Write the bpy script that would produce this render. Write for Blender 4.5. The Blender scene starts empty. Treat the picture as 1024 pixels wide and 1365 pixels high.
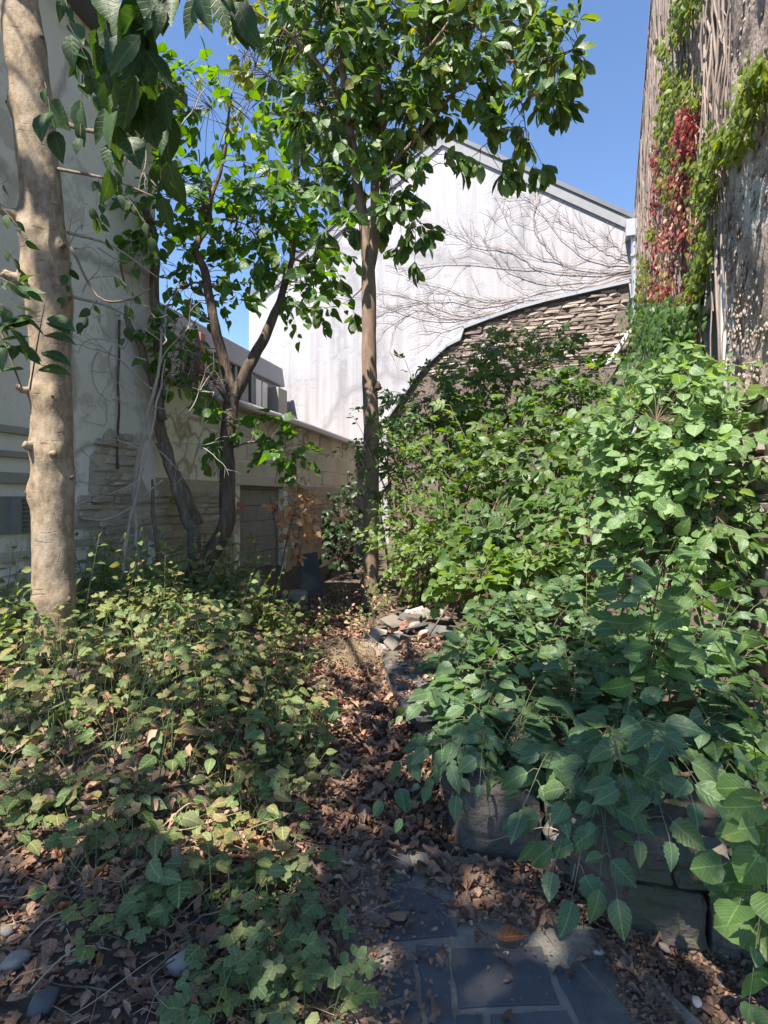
import bpy, bmesh, math, random
import numpy as np
from mathutils import Matrix, Vector, noise as mnoise

random.seed(7)
RG = np.random.default_rng(7)
S = bpy.context.scene
COL = S.collection
rad = math.radians

# ------------------------------------------------------------------ camera, sky, sun, exposure
F, CX, HY, CZ = 800.0, 512.0, 665.0, 1.5          # focal length and principal point of the 1024x1365 photo
cam = bpy.data.cameras.new('camera')
cam.sensor_fit = 'VERTICAL'; cam.sensor_height = 36.0
cam.lens = 36.0 * F / 1365.0
cam.shift_y = -(682.5 - HY) / 1365.0
cam.clip_start = 0.05; cam.clip_end = 500
co = bpy.data.objects.new('camera', cam); COL.objects.link(co)
co.location = (0, 0, CZ); co.rotation_euler = (rad(90), 0, 0)
S.camera = co

SUN_EL = rad(59); SX, SY = -0.53, -0.848
W = bpy.data.worlds.new('World'); S.world = W; W.use_nodes = True
wn = W.node_tree
sky = wn.nodes.new('ShaderNodeTexSky'); sky.sky_type = 'NISHITA'; sky.sun_disc = False
sky.sun_elevation = SUN_EL; sky.sun_rotation = math.atan2(SX, SY)
sky.altitude = 800; sky.air_density = 1.0; sky.dust_density = 0.0; sky.ozone_density = 6.5
bgn = wn.nodes['Background']; bgn.inputs['Strength'].default_value = 0.105
wn.links.new(sky.outputs[0], bgn.inputs['Color'])
sl = bpy.data.lights.new('sun', 'SUN'); sl.energy = 5.0; sl.angle = rad(0.55); sl.color = (1.0, 0.95, 0.87)
so = bpy.data.objects.new('sun', sl); COL.objects.link(so); so.location = (-5, -8, 20)
sdir = Vector((SX * math.cos(SUN_EL), SY * math.cos(SUN_EL), math.sin(SUN_EL)))
so.rotation_euler = sdir.to_track_quat('Z', 'Y').to_euler()
S.view_settings.view_transform = 'Standard'; S.view_settings.look = 'None'
S.view_settings.gamma = 1.0; S.view_settings.use_curve_mapping = False
S.view_settings.exposure = 1.45
S.view_settings.use_white_balance = True; S.view_settings.white_balance_temperature = 6800; S.view_settings.white_balance_tint = 11
S.render.engine = 'CYCLES'
S.cycles.max_bounces = 10; S.cycles.transmission_bounces = 6; S.cycles.diffuse_bounces = 8

# ------------------------------------------------------------------ geometry of the place
A3 = np.array
UP = A3([0., 0., 1.])
def P(x, y, d): return A3([(x - CX) / F * d, d, CZ + (HY - y) / F * d])
def G(x, y, z=0.0): return P(x, y, (CZ - z) * F / (y - HY))
def norm(v):
    v = np.asarray(v, float); return v / (np.linalg.norm(v, axis=-1, keepdims=True) + 1e-9)
# three upright planes: left garden wall, right house wall, far gable (all tied to one garden axis)
def dL(x): return 4.107 / ((512 - x) / 800 + .2288)
def dR(x): return 1.3 / ((x - 512) / 800 - .3225)
def dG(x): return 14.78 / (1 + .325 * (x - 512) / 800)
class Frame:
    def __init__(s, o, a, n): s.o = A3(o, float); s.a = norm(a); s.n = norm(n)
    def pt(s, u, z, p=0.0): return s.o + s.a * u + UP * z + s.n * p
    def uz(s, q): q = A3(q); return float(np.dot(q - s.o, s.a)), float(q[2])
FL = Frame((-4.107, 0, 0), (.2288, 1, 0), (1, -.2288, 0))
FR = Frame((1.3, 0, 0), (.3225, 1, 0), (-1, .3225, 0))
FG = Frame((0, 14.78, 0), (1, -.325, 0), (-.325, -1, 0))
def smooth(a, b, x):
    t = np.clip((np.asarray(x, float) - a) / (b - a), 0, 1); return t * t * (3 - 2 * t)
def xc(Y): return np.where(np.asarray(Y) < 1.7, .15, .15 - .13 * (np.minimum(Y, 9.5) - 1.7))
def xr(Y): return np.interp(Y, [1.5, 1.75, 1.86, 1.95, 2.06, 2.42, 2.52, 2.9, 3.4, 4.1, 4.75, 5.3, 6.2, 8, 10], [3.5, 2.1, 1.55, 1.17, .82, .64, .33, .3, .27, .16, .02, 0, -.1, -.2, -.4])
EDGE = [(-.1, 6.2), (-.0, 5.3), (.02, 4.75), (.16, 4.1), (.27, 3.4), (.3, 2.9), (.33, 2.52), (.64, 2.42), (.82, 2.06), (1.17, 1.95), (1.55, 1.86), (2.1, 1.75), (3.5, 1.5)]
def dedge(X, Y):
    best = np.full(np.shape(X), 9.)
    for (xa, ya), (xb, yb) in zip(EDGE[:-1], EDGE[1:]):
        dx, dy = xb - xa, yb - ya; t = np.clip(((X - xa) * dx + (Y - ya) * dy) / (dx * dx + dy * dy), 0, 1)
        best = np.minimum(best, np.hypot(X - xa - t * dx, Y - ya - t * dy))
    return best
def zg(X, Y):
    X = np.asarray(X, float); Y = np.asarray(Y, float)
    l = smooth(0, .75, xc(Y) - .42 - X) * (.1 + .36 * smooth(2.0, 4.0, Y))
    r = smooth(.07, .16 + .5 * smooth(5, 6.5, Y), np.where((X > xr(Y)) , dedge(X, Y), 0)) * .25
    far = .18 * smooth(6.5, 9, Y)
    w = .02 * np.sin(X * 3.1 + Y * 1.7) + .015 * np.sin(X * 7.3 - Y * 5.1)
    w = w * np.clip(np.abs(X - xc(Y)) * 1.5, .1, 1)
    return np.maximum(l, r) + far * (1 - smooth(.2, 1.5, np.maximum(l, r) * 4)) * .6 + w - .006
def ground(X, Y): return A3([X, Y, float(zg(X, Y))])

# ------------------------------------------------------------------ object helpers
def tag(o, label=None, cat=None, group=None, kind=None):
    if label: o['label'] = label
    if cat: o['category'] = cat
    if group: o['group'] = group
    if kind: o['kind'] = kind
    return o
WM = {}
def link(name, me, parent=None, M=None):
    o = bpy.data.objects.new(name, me); COL.objects.link(o)
    M = M if M is not None else Matrix.Identity(4)
    WM[o.name] = M
    if parent is not None:
        o.parent = parent; o.matrix_basis = WM[parent.name].inverted() @ M
    else: o.matrix_basis = M
    return o
def thing(name, label, cat, loc=(0, 0, 0), group=None):
    o = bpy.data.objects.new(name, None); COL.objects.link(o); o.location = Vector([float(v) for v in loc])
    o.empty_display_size = .1
    WM[o.name] = Matrix.Translation(o.location)
    return tag(o, label, cat, group)
def mesh_np(name, v, f, mats, smooth_=True, uv=None, rnd=None, midx=None):
    me = bpy.data.meshes.new(name)
    v = np.asarray(v, np.float32); f = np.asarray(f, np.int32); k = f.shape[1]
    me.vertices.add(len(v)); me.vertices.foreach_set('co', v.ravel())
    me.loops.add(f.size); me.loops.foreach_set('vertex_index', f.ravel())
    me.polygons.add(len(f)); me.polygons.foreach_set('loop_start', np.arange(0, f.size, k, dtype=np.int32))
    me.polygons.foreach_set('use_smooth', np.full(len(f), smooth_))
    for m in (mats if isinstance(mats, (list, tuple)) else [mats]): me.materials.append(m)
    if midx is not None: me.polygons.foreach_set('material_index', np.asarray(midx, np.int32))
    if uv is not None:
        l = me.uv_layers.new(name='UVMap'); l.data.foreach_set('uv', np.asarray(uv, np.float32)[f.ravel()].ravel())
    if rnd is not None:
        a = me.attributes.new('rnd', 'FLOAT', 'POINT'); a.data.foreach_set('value', np.asarray(rnd, np.float32))
    me.update(calc_edges=True); me.validate()
    return me
def mesh_bm(name, bm, mat, smooth_=False):
    me = bpy.data.meshes.new(name); bm.normal_update(); bm.to_mesh(me); bm.free()
    for m in (mat if isinstance(mat, (list, tuple)) else [mat]): me.materials.append(m)
    if smooth_:
        for p in me.polygons: p.use_smooth = True
    return me
def mat4(x, y, z, p): return Matrix(((x[0], y[0], z[0], p[0]), (x[1], y[1], z[1], p[1]), (x[2], y[2], z[2], p[2]), (0, 0, 0, 1)))

def tube(pts, r, k=6, cap=True):
    pts = np.asarray(pts, float); n = len(pts); r = np.broadcast_to(np.asarray(r, float), (n,))
    t = np.gradient(pts, axis=0); t = norm(t)
    ref = A3([0.31, 0.2, 0.93]) if abs(t[0][2]) < .8 else A3([1., .1, 0.])
    u = norm(np.cross(t[0], ref)); vs = []
    for i in range(n):
        u = norm(u - t[i] * np.dot(u, t[i])); w = np.cross(t[i], u)
        a = np.arange(k) * 2 * math.pi / k
        vs.append(pts[i] + r[i] * (np.cos(a)[:, None] * u + np.sin(a)[:, None] * w))
    v = np.concatenate(vs); f = []
    i = np.arange(n - 1)[:, None] * k; j = np.arange(k)[None]; jn = (j + 1) % k
    f = np.stack([i + j, i + jn, i + k + jn, i + k + j], -1).reshape(-1, 4)
    if cap:
        c0, c1 = len(v), len(v) + 1
        v = np.concatenate([v, pts[:1], pts[-1:]])
        jj = np.arange(k); jn = (jj + 1) % k; e = (n - 1) * k
        f0 = np.stack([np.full(k, c0), jn, jj, np.full(k, c0)], -1)
        f1 = np.stack([np.full(k, c1), e + jj, e + jn, np.full(k, c1)], -1)
        tri = np.concatenate([f0, f1])[:, :3]
        q = np.concatenate([f[:, [0, 1, 2]], f[:, [0, 2, 3]], tri])
        return v, q
    return v, np.concatenate([f[:, [0, 1, 2]], f[:, [0, 2, 3]]])
def join(parts):
    vs, fs, o = [], [], 0
    for v, f in parts:
        vs.append(v); fs.append(f + o); o += len(v)
    return np.concatenate(vs), np.concatenate(fs)
def curve(pts, n=12):
    pts = np.asarray(pts, float)
    if len(pts) == 2: return pts[0] + (pts[1] - pts[0]) * np.linspace(0, 1, n)[:, None]
    p = np.concatenate([[2 * pts[0] - pts[1]], pts, [2 * pts[-1] - pts[-2]]]); out = []
    m = len(pts) - 1; per = max(2, int(math.ceil(n / m)))
    for i in range(m):
        a, b, c, d = p[i:i + 4]
        for t in np.linspace(0, 1, per, endpoint=False):
            out.append(.5 * (2 * b + (c - a) * t + (2 * a - 5 * b + 4 * c - d) * t * t + (3 * b - a - 3 * c + d) * t ** 3))
    out.append(pts[-1]); return A3(out)
def wob(pts, amp, sc=3.0, seed=0.0):
    o = []
    for q in pts:
        v = mnoise.noise_vector(Vector((q[0] * sc + seed, q[1] * sc, q[2] * sc)))
        o.append(q + amp * A3(v))
    o = A3(o); o[0] = pts[0]; return o

# ------------------------------------------------------------------ materials
def nodes(name):
    m = bpy.data.materials.new(name); m.use_nodes = True
    nt = m.node_tree; b = nt.nodes['Principled BSDF']
    def N(t, **kw):
        n = nt.nodes.new(t)
        for k, v in kw.items():
            if k.startswith('i_'): n.inputs[int(k[2:])].default_value = v
            else: setattr(n, k, v)
        return n
    def Lk(a, b_): nt.links.new(a, b_)
    return m, nt, b, N, Lk
def ramp(N, Lk, fac, cols, pos=None):
    r = N('ShaderNodeValToRGB'); e = r.color_ramp.elements
    pos = pos or [i / (len(cols) - 1) for i in range(len(cols))]
    while len(e) < len(cols): e.new(.5)
    for i, c in enumerate(cols): e[i].position = pos[i]; e[i].color = (*c, 1)
    if fac is not None: Lk(fac, r.inputs[0])
    return r
def mathn(N, Lk, op, a, b=None, c=None):
    n = N('ShaderNodeMath', operation=op)
    for i, q in enumerate((a, b, c)):
        if q is None: continue
        if isinstance(q, (int, float)): n.inputs[i].default_value = q
        else: Lk(q, n.inputs[i])
    return n.outputs[0]
def mix(N, Lk, fac, a, b, mode='MIX'):
    n = N('ShaderNodeMix', data_type='RGBA', blend_type=mode)
    for i, q in ((0, fac), (6, a), (7, b)):
        if isinstance(q, (int, float)): n.inputs[i].default_value = q
        elif isinstance(q, tuple): n.inputs[i].default_value = (*q, 1)
        else: Lk(q, n.inputs[i])
    return n.outputs[2]
def leaf_mat(name, cols, back=None, transl=.35, rough=.42, vein=.35, k=34.0, blotch=None, tcol=None, spec=.5):
    m, nt, b, N, Lk = nodes(name)
    at = N('ShaderNodeAttribute', attribute_name='rnd'); oi = N('ShaderNodeObjectInfo')
    rr = mathn(N, Lk, 'FRACT', mathn(N, Lk, 'ADD', at.outputs['Fac'], oi.outputs['Random']))
    rp = ramp(N, Lk, rr, cols)
    uv = N('ShaderNodeUVMap'); sp = N('ShaderNodeSeparateXYZ'); Lk(uv.outputs[0], sp.inputs[0])
    au = mathn(N, Lk, 'ABSOLUTE', sp.outputs[0])
    mid = mathn(N, Lk, 'LESS_THAN', au, .018)
    w = mathn(N, Lk, 'SUBTRACT', mathn(N, Lk, 'MULTIPLY', sp.outputs[1], k), mathn(N, Lk, 'MULTIPLY', au, k * .9))
    s = mathn(N, Lk, 'SINE', w)
    side = mathn(N, Lk, 'MULTIPLY', mathn(N, Lk, 'SMOOTH_MAX', mathn(N, Lk, 'SUBTRACT', s, .82), 0.0, .05), 3.5)
    vn = mathn(N, Lk, 'MINIMUM', mathn(N, Lk, 'ADD', mid, side), 1.0)
    tc = N('ShaderNodeVectorMath', operation='ADD'); Lk(uv.outputs[0], tc.inputs[0])
    cb = N('ShaderNodeCombineXYZ'); Lk(mathn(N, Lk, 'MULTIPLY', rr, 57.0), cb.inputs[2]); Lk(cb.outputs[0], tc.inputs[1])
    nz = N('ShaderNodeTexNoise', i_2=5.0, i_3=4.0); Lk(tc.outputs[0], nz.inputs['Vector'])
    col = mix(N, Lk, mathn(N, Lk, 'MULTIPLY', nz.outputs[0], .55), rp.outputs[0], (.02, .03, .012), 'MIX')
    if blotch:
        bl = N('ShaderNodeTexNoise', i_2=3.2, i_3=5.0, i_4=.65); Lk(tc.outputs[0], bl.inputs['Vector'])
        th = mathn(N, Lk, 'SUBTRACT', blotch[1], mathn(N, Lk, 'MULTIPLY', rr, blotch[2]))
        mk = N('ShaderNodeMapRange'); Lk(bl.outputs[0], mk.inputs[0]); Lk(th, mk.inputs[1])
        Lk(mathn(N, Lk, 'ADD', th, .12), mk.inputs[2])
        col = mix(N, Lk, mk.outputs[0], col, blotch[0])
    col = mix(N, Lk, mathn(N, Lk, 'MULTIPLY', vn, vein), col, tuple(min(1, c * 2.4 + .03) for c in cols[len(cols) // 2]))
    geo = N('ShaderNodeNewGeometry')
    bk = back or tuple(min(.4, c * 1.5 + .02) for c in cols[len(cols) // 2])
    col2 = mix(N, Lk, mathn(N, Lk, 'MULTIPLY', geo.outputs['Backfacing'], .6), col, bk)
    Lk(col2, b.inputs['Base Color'])
    b.inputs['Roughness'].default_value = rough; b.inputs['Specular IOR Level'].default_value = spec
    bp = N('ShaderNodeBump', i_0=.3, i_1=.015); Lk(mathn(N, Lk, 'SUBTRACT', nz.outputs[0], vn), bp.inputs['Height'])
    Lk(bp.outputs[0], b.inputs['Normal'])
    tr = N('ShaderNodeBsdfTranslucent')
    hs = N('ShaderNodeHueSaturation', i_0=.47, i_1=1.3, i_2=2.6); Lk(col, hs.inputs['Color'])
    if tcol: Lk(mix(N, Lk, .5, hs.outputs[0], tcol), tr.inputs[0])
    else: Lk(hs.outputs[0], tr.inputs[0])
    mx = N('ShaderNodeMixShader'); mx.inputs[0].default_value = transl
    Lk(b.outputs[0], mx.inputs[1]); Lk(tr.outputs[0], mx.inputs[2])
    Lk(mx.outputs[0], nt.nodes['Material Output'].inputs[0])
    return m
def bark_mat(name, c1, c2, c3, scale=(14, 14, 3), bump=.5, lent=False, dist=.02):
    m, nt, b, N, Lk = nodes(name)
    tx = N('ShaderNodeTexCoord'); mp = N('ShaderNodeMapping'); mp.inputs['Scale'].default_value = scale
    Lk(tx.outputs['Object'], mp.inputs[0])
    n1 = N('ShaderNodeTexNoise', i_2=1.0, i_3=8.0, i_4=.65); Lk(mp.outputs[0], n1.inputs['Vector'])
    n2 = N('ShaderNodeTexNoise', i_2=2.3, i_3=4.0); Lk(tx.outputs['Object'], n2.inputs['Vector'])
    r = ramp(N, Lk, n1.outputs[0], [c1, c2, c3], [.3, .52, .75])
    col = mix(N, Lk, mathn(N, Lk, 'MULTIPLY', n2.outputs[0], .6), r.outputs[0], tuple(.55 * (a + b_) / 2 for a, b_ in zip(c1, c2)))
    h = n1.outputs[0]
    if lent:
        mp2 = N('ShaderNodeMapping'); mp2.inputs['Scale'].default_value = (9, 9, 46); Lk(tx.outputs['Object'], mp2.inputs[0])
        n3 = N('ShaderNodeTexNoise', i_2=1.0, i_3=3.0, i_4=.5); Lk(mp2.outputs[0], n3.inputs['Vector'])
        l = N('ShaderNodeMapRange', i_1=.63, i_2=.7); Lk(n3.outputs[0], l.inputs[0])
        col = mix(N, Lk, mathn(N, Lk, 'MULTIPLY', l.outputs[0], .6), col, tuple(c * .33 for c in c2))
        n4 = N('ShaderNodeTexNoise', i_2=3.0, i_3=6.0, i_4=.7); Lk(tx.outputs['Object'], n4.inputs['Vector'])
        g = N('ShaderNodeMapRange', i_1=.5, i_2=.72); Lk(n4.outputs[0], g.inputs[0])
        col = mix(N, Lk, mathn(N, Lk, 'MULTIPLY', g.outputs[0], .55), col, (.36, .31, .25))
        h = mathn(N, Lk, 'SUBTRACT', n1.outputs[0], mathn(N, Lk, 'MULTIPLY', l.outputs[0], .5))
    Lk(col, b.inputs['Base Color']); b.inputs['Roughness'].default_value = .85
    bp = N('ShaderNodeBump', i_0=bump, i_1=dist); Lk(h, bp.inputs['Height']); Lk(bp.outputs[0], b.inputs['Normal'])
    return m
def stone_mat(name, cols, scale=9.0, bump=.6, rough=.9, per=.5, spots=None, stretch=(1, 1, 1), dist=.02):
    """per-piece tint by object random, fine noise for grain"""
    m, nt, b, N, Lk = nodes(name)
    tx = N('ShaderNodeTexCoord'); geo = N('ShaderNodeNewGeometry'); oi = N('ShaderNodeObjectInfo')
    mp = N('ShaderNodeMapping'); mp.inputs['Scale'].default_value = stretch; Lk(geo.outputs['Position'], mp.inputs[0])
    n1 = N('ShaderNodeTexNoise', i_2=scale, i_3=9.0, i_4=.65); Lk(mp.outputs[0], n1.inputs['Vector'])
    n2 = N('ShaderNodeTexNoise', i_2=scale * .22, i_3=4.0, i_4=.6); Lk(mp.outputs[0], n2.inputs['Vector'])
    f = mathn(N, Lk, 'ADD', mathn(N, Lk, 'MULTIPLY', oi.outputs['Random'], per), mathn(N, Lk, 'MULTIPLY', n1.outputs[0], 1 - per))
    r = ramp(N, Lk, f, cols)
    col = mix(N, Lk, mathn(N, Lk, 'MULTIPLY', n2.outputs[0], .5), r.outputs[0], tuple(c * .6 for c in cols[0]))
    if spots:
        mr = N('ShaderNodeMapRange', i_1=spots[1], i_2=spots[1] + .1); Lk(n2.outputs[0], mr.inputs[0])
        col = mix(N, Lk, mathn(N, Lk, 'MULTIPLY', mr.outputs[0], spots[2]), col, spots[0])
    Lk(col, b.inputs['Base Color']); b.inputs['Roughness'].default_value = rough
    bp = N('ShaderNodeBump', i_0=bump, i_1=dist); Lk(n1.outputs[0], bp.inputs['Height']); Lk(bp.outputs[0], b.inputs['Normal'])
    return m
def plain(name, c, rough=.6, metal=0.0, nscale=20., amt=.25, bump=.1):
    m, nt, b, N, Lk = nodes(name)
    geo = N('ShaderNodeNewGeometry')
    n = N('ShaderNodeTexNoise', i_2=nscale, i_3=6.0); Lk(geo.outputs['Position'], n.inputs['Vector'])
    Lk(mix(N, Lk, mathn(N, Lk, 'MULTIPLY', n.outputs[0], amt * 2), c, tuple(q * .45 for q in c)), b.inputs['Base Color'])
    b.inputs['Roughness'].default_value = rough; b.inputs['Metallic'].default_value = metal
    bp = N('ShaderNodeBump', i_0=bump, i_1=.01); Lk(n.outputs[0], bp.inputs['Height']); Lk(bp.outputs[0], b.inputs['Normal'])
    return m
def plaster_mat(name, base, stain, streak=(3, 3, .35), amt=.5, crack=None, moss=None, bump=.25):
    m, nt, b, N, Lk = nodes(name)
    geo = N('ShaderNodeNewGeometry'); pos = geo.outputs['Position']
    mp = N('ShaderNodeMapping'); mp.inputs['Scale'].default_value = streak; Lk(pos, mp.inputs[0])
    n1 = N('ShaderNodeTexNoise', i_2=1.6, i_3=7.0, i_4=.62); Lk(mp.outputs[0], n1.inputs['Vector'])
    n2 = N('ShaderNodeTexNoise', i_2=.5, i_3=5.0); Lk(pos, n2.inputs['Vector'])
    n3 = N('ShaderNodeTexNoise', i_2=40., i_3=4.0); Lk(pos, n3.inputs['Vector'])
    a = N('ShaderNodeMapRange', i_1=.42, i_2=.75); Lk(n1.outputs[0], a.inputs[0])
    col = mix(N, Lk, mathn(N, Lk, 'MULTIPLY', a.outputs[0], amt), base, stain)
    a2 = N('ShaderNodeMapRange', i_1=.45, i_2=.7); Lk(n2.outputs[0], a2.inputs[0])
    col = mix(N, Lk, mathn(N, Lk, 'MULTIPLY', a2.outputs[0], amt * .7), col, tuple((p + q) / 2 for p, q in zip(base, stain)))
    h = n3.outputs[0]
    if crack:
        vo = N('ShaderNodeTexVoronoi', feature='DISTANCE_TO_EDGE', i_2=crack[1])
        wv = N('ShaderNodeVectorMath', operation='ADD'); nv = N('ShaderNodeTexNoise', i_2=3., i_3=4.)
        Lk(pos, nv.inputs['Vector'])
        sc = N('ShaderNodeVectorMath', operation='SCALE'); sc.inputs['Scale'].default_value = .35; Lk(nv.outputs[1], sc.inputs[0])
        Lk(pos, wv.inputs[0]); Lk(sc.outputs[0], wv.inputs[1]); Lk(wv.outputs[0], vo.inputs['Vector'])
        cr = N('ShaderNodeMapRange', i_1=0.0, i_2=.035, i_3=1., i_4=0.); Lk(vo.outputs[0], cr.inputs[0])
        col = mix(N, Lk, mathn(N, Lk, 'MULTIPLY', cr.outputs[0], .7), col, crack[0])
        h = mathn(N, Lk, 'SUBTRACT', h, mathn(N, Lk, 'MULTIPLY', cr.outputs[0], 1.5))
        n5 = N('ShaderNodeTexNoise', i_2=1.9, i_3=7., i_4=.68); Lk(pos, n5.inputs['Vector'])
        fl = N('ShaderNodeMapRange', i_1=.56, i_2=.6); Lk(n5.outputs[0], fl.inputs[0])
        col = mix(N, Lk, mathn(N, Lk, 'MULTIPLY', fl.outputs[0], .75), col, crack[2])
        h = mathn(N, Lk, 'SUBTRACT', h, mathn(N, Lk, 'MULTIPLY', fl.outputs[0], .8))
    Lk(col, b.inputs['Base Color']); b.inputs['Roughness'].default_value = .92
    bp = N('ShaderNodeBump', i_0=bump, i_1=.015); Lk(h, bp.inputs['Height']); Lk(bp.outputs[0], b.inputs['Normal'])
    return m

M = {}
M['soil'] = stone_mat('soil', [(.05, .037, .028), (.1, .072, .053), (.17, .125, .09)], 16, .9, .95, 0.0, dist=.04)
M['slate'] = stone_mat('slate', [(.052, .053, .057), (.085, .087, .092), (.13, .132, .136)], 9, .6, .8, .35, ((.2, .165, .125), .54, .7))
M['mortar'] = stone_mat('mortar', [(.17, .15, .12), (.27, .245, .2), (.4, .37, .31)], 30, .8, .95, .1)
M['schist'] = stone_mat('schist', [(.26, .23, .18), (.42, .375, .3), (.6, .55, .45)], 9, .9, .95, .6, ((.12, .13, .07), .66, .4))
M['pinkstone'] = stone_mat('pink_schist', [(.17, .135, .115), (.33, .27, .235), (.56, .49, .44)], 9, .9, .95, .75)
M['limeblock'] = stone_mat('limewashed_block', [(.54, .51, .38), (.68, .65, .51), (.8, .77, .63)], 6, .55, .95, .4, ((.34, .30, .18), .58, .6))
M['edging'] = stone_mat('edging_stone', [(.07, .06, .05), (.15, .132, .11), (.26, .225, .18)], 11, 1.0, .95, .25, ((.09, .1, .045), .55, .6), (1, 1, 1.2), .05)
M['rubble'] = stone_mat('rubble_stone', [(.16, .135, .11), (.3, .26, .22), (.5, .46, .41)], 10, .8, .95, .7)
M['concrete'] = stone_mat('concrete', [(.24, .23, .2), (.32, .31, .27), (.4, .385, .34)], 7, .4, .92, .35, ((.17, .18, .12), .6, .5))
M['whitewall'] = plaster_mat('white_render', (.41, .405, .43), (.2, .2, .215), (4.0, 4.0, .2), .68, ((.22, .22, .235), .22, (.34, .34, .355)), bump=.35)
M['leftwall'] = plaster_mat('old_lime_plaster', (.8, .775, .64), (.58, .54, .42), (1.2, 1.2, .6), .55, ((.17, .145, .11), 1.25, (.36, .32, .25)), bump=.5)
M['tallwall'] = plaster_mat('pale_lime_plaster', (.68, .66, .58), (.5, .48, .4), (1.0, 1.0, .5), .45, ((.26, .23, .18), .5, (.46, .43, .35)), bump=.35)
m_, nt_, b_, N_, L_ = nodes('rough_render')
g_ = N_('ShaderNodeNewGeometry'); pos_ = g_.outputs['Position']
na = N_('ShaderNodeTexNoise', i_2=7., i_3=10., i_4=.7); L_(pos_, na.inputs['Vector'])
nb_ = N_('ShaderNodeTexNoise', i_2=26., i_3=6., i_4=.7); L_(pos_, nb_.inputs['Vector'])
nc_ = N_('ShaderNodeTexVoronoi', feature='F1', i_2=24.); L_(pos_, nc_.inputs['Vector'])
r_ = ramp(N_, L_, na.outputs[0], [(.24, .175, .145), (.5, .39, .33), (.66, .54, .465), (.8, .71, .63)], [.3, .45, .58, .75])
at_ = N_('ShaderNodeAttribute', attribute_name='rnd')
pm_ = N_('ShaderNodeMapRange', i_1=.42, i_2=.58); L_(mathn(N_, L_, 'ADD', at_.outputs['Fac'], mathn(N_, L_, 'MULTIPLY', mathn(N_, L_, 'SUBTRACT', na.outputs[0], .5), 1.1)), pm_.inputs[0])
c_ = mix(N_, L_, pm_.outputs[0], r_.outputs[0], (.74, .72, .67))
c_ = mix(N_, L_, mathn(N_, L_, 'MULTIPLY', nb_.outputs[0], .5), c_, (.22, .17, .14))
L_(c_, b_.inputs['Base Color']); b_.inputs['Roughness'].default_value = .95
bp_ = N_('ShaderNodeBump', i_0=1.0, i_1=.07); L_(mathn(N_, L_, 'ADD', mathn(N_, L_, 'ADD', na.outputs[0], mathn(N_, L_, 'MULTIPLY', nb_.outputs[0], .45)), mathn(N_, L_, 'MULTIPLY', nc_.outputs[0], .35)), bp_.inputs['Height']); L_(bp_.outputs[0], b_.inputs['Normal'])
M['roughcast'] = m_
M['pinkcore'] = stone_mat('pink_mortar', [(.11, .088, .075), (.18, .145, .125), (.27, .22, .19)], 14, 1.0, .95, 0.0)
M['palecore'] = stone_mat('pale_mortar', [(.32, .29, .225), (.47, .43, .34), (.62, .58, .47)], 14, 1.0, .95, 0.0)
M['core'] = stone_mat('wall_core', [(.10, .085, .07), (.17, .14, .115), (.24, .2, .165)], 12, .9, .95, 0.0)
M['slateroof'] = plain('slate_roof', (.14, .15, .17), .55, 0, 6, .35)
M['mansard'] = plain('grey_mansard', (.26, .28, .32), .5, .2, 5, .2)
M['tile'] = stone_mat('clay_tile', [(.4, .27, .17), (.52, .38, .25), (.6, .48, .33)], 12, .4, .9, .7)
M['verge'] = plain('grey_verge_mortar', (.3, .305, .32), .85, 0, 8, .3)
M['zinc'] = plain('zinc', (.5, .53, .57), .38, .6, 9, .2)
M['palestone'] = stone_mat('pale_stone', [(.38, .35, .31), (.5, .47, .43), (.6, .58, .54)], 14, .7, .9, .4)
M['whitemetal'] = plain('white_paint', (.7, .7, .69), .45, 0, 15, .12)
M['greypaint'] = plain('grey_paint', (.2, .21, .2), .6, 0, 18, .25)
M['brick'] = stone_mat('red_brick', [(.3, .13, .09), (.4, .18, .12), (.5, .26, .18)], 20, .6, .9, .6)
M['wood'] = bark_mat('weathered_wood', (.16, .11, .07), (.28, .2, .14), (.4, .31, .22), (20, 20, 2), .5)
m_, nt_, b_, N_, L_ = nodes('window_glass'); b_.inputs['Base Color'].default_value = (.03, .035, .04, 1); b_.inputs['Roughness'].default_value = .06
M['glass'] = m_
M['bark1'] = bark_mat('pale_smooth_bark', (.12, .083, .05), (.31, .235, .155), (.47, .38, .27), (22, 22, 13), .7, True, .012)
M['bark2'] = bark_mat('dark_ridged_bark', (.045, .03, .022), (.13, .09, .065), (.28, .215, .165), (26, 26, 3.5), 1.0, False, .04)
M['bark3'] = bark_mat('brown_bark', (.13, .085, .06), (.25, .175, .125), (.36, .27, .2), (12, 12, 5), .6, False, .012)
M['barkgrey'] = bark_mat('grey_bark', (.07, .055, .042), (.2, .16, .125), (.42, .36, .3), (26, 26, 4), 1.0, False, .03)
M['twigpale'] = bark_mat('bleached_twig', (.27, .235, .2), (.42, .375, .325), (.56, .515, .46), (30, 30, 6), .3)
M['twigbrown'] = bark_mat('brown_twig', (.09, .065, .045), (.17, .125, .09), (.27, .2, .15), (30, 30, 6), .3)
M['scar'] = bark_mat('cut_branch', (.05, .03, .022), (.12, .075, .05), (.24, .17, .12), (25, 25, 25), .6)
M['stemgreen'] = plain('green_stem', (.085, .12, .045), .5, 0, 20, .2)
M['vinestem'] = bark_mat('vine_stem', (.2, .155, .13), (.32, .255, .22), (.45, .38, .34), (30, 30, 6), .4)
M['straw'] = plain('dry_straw', (.4, .3, .19), .8, 0, 30, .3)
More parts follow.
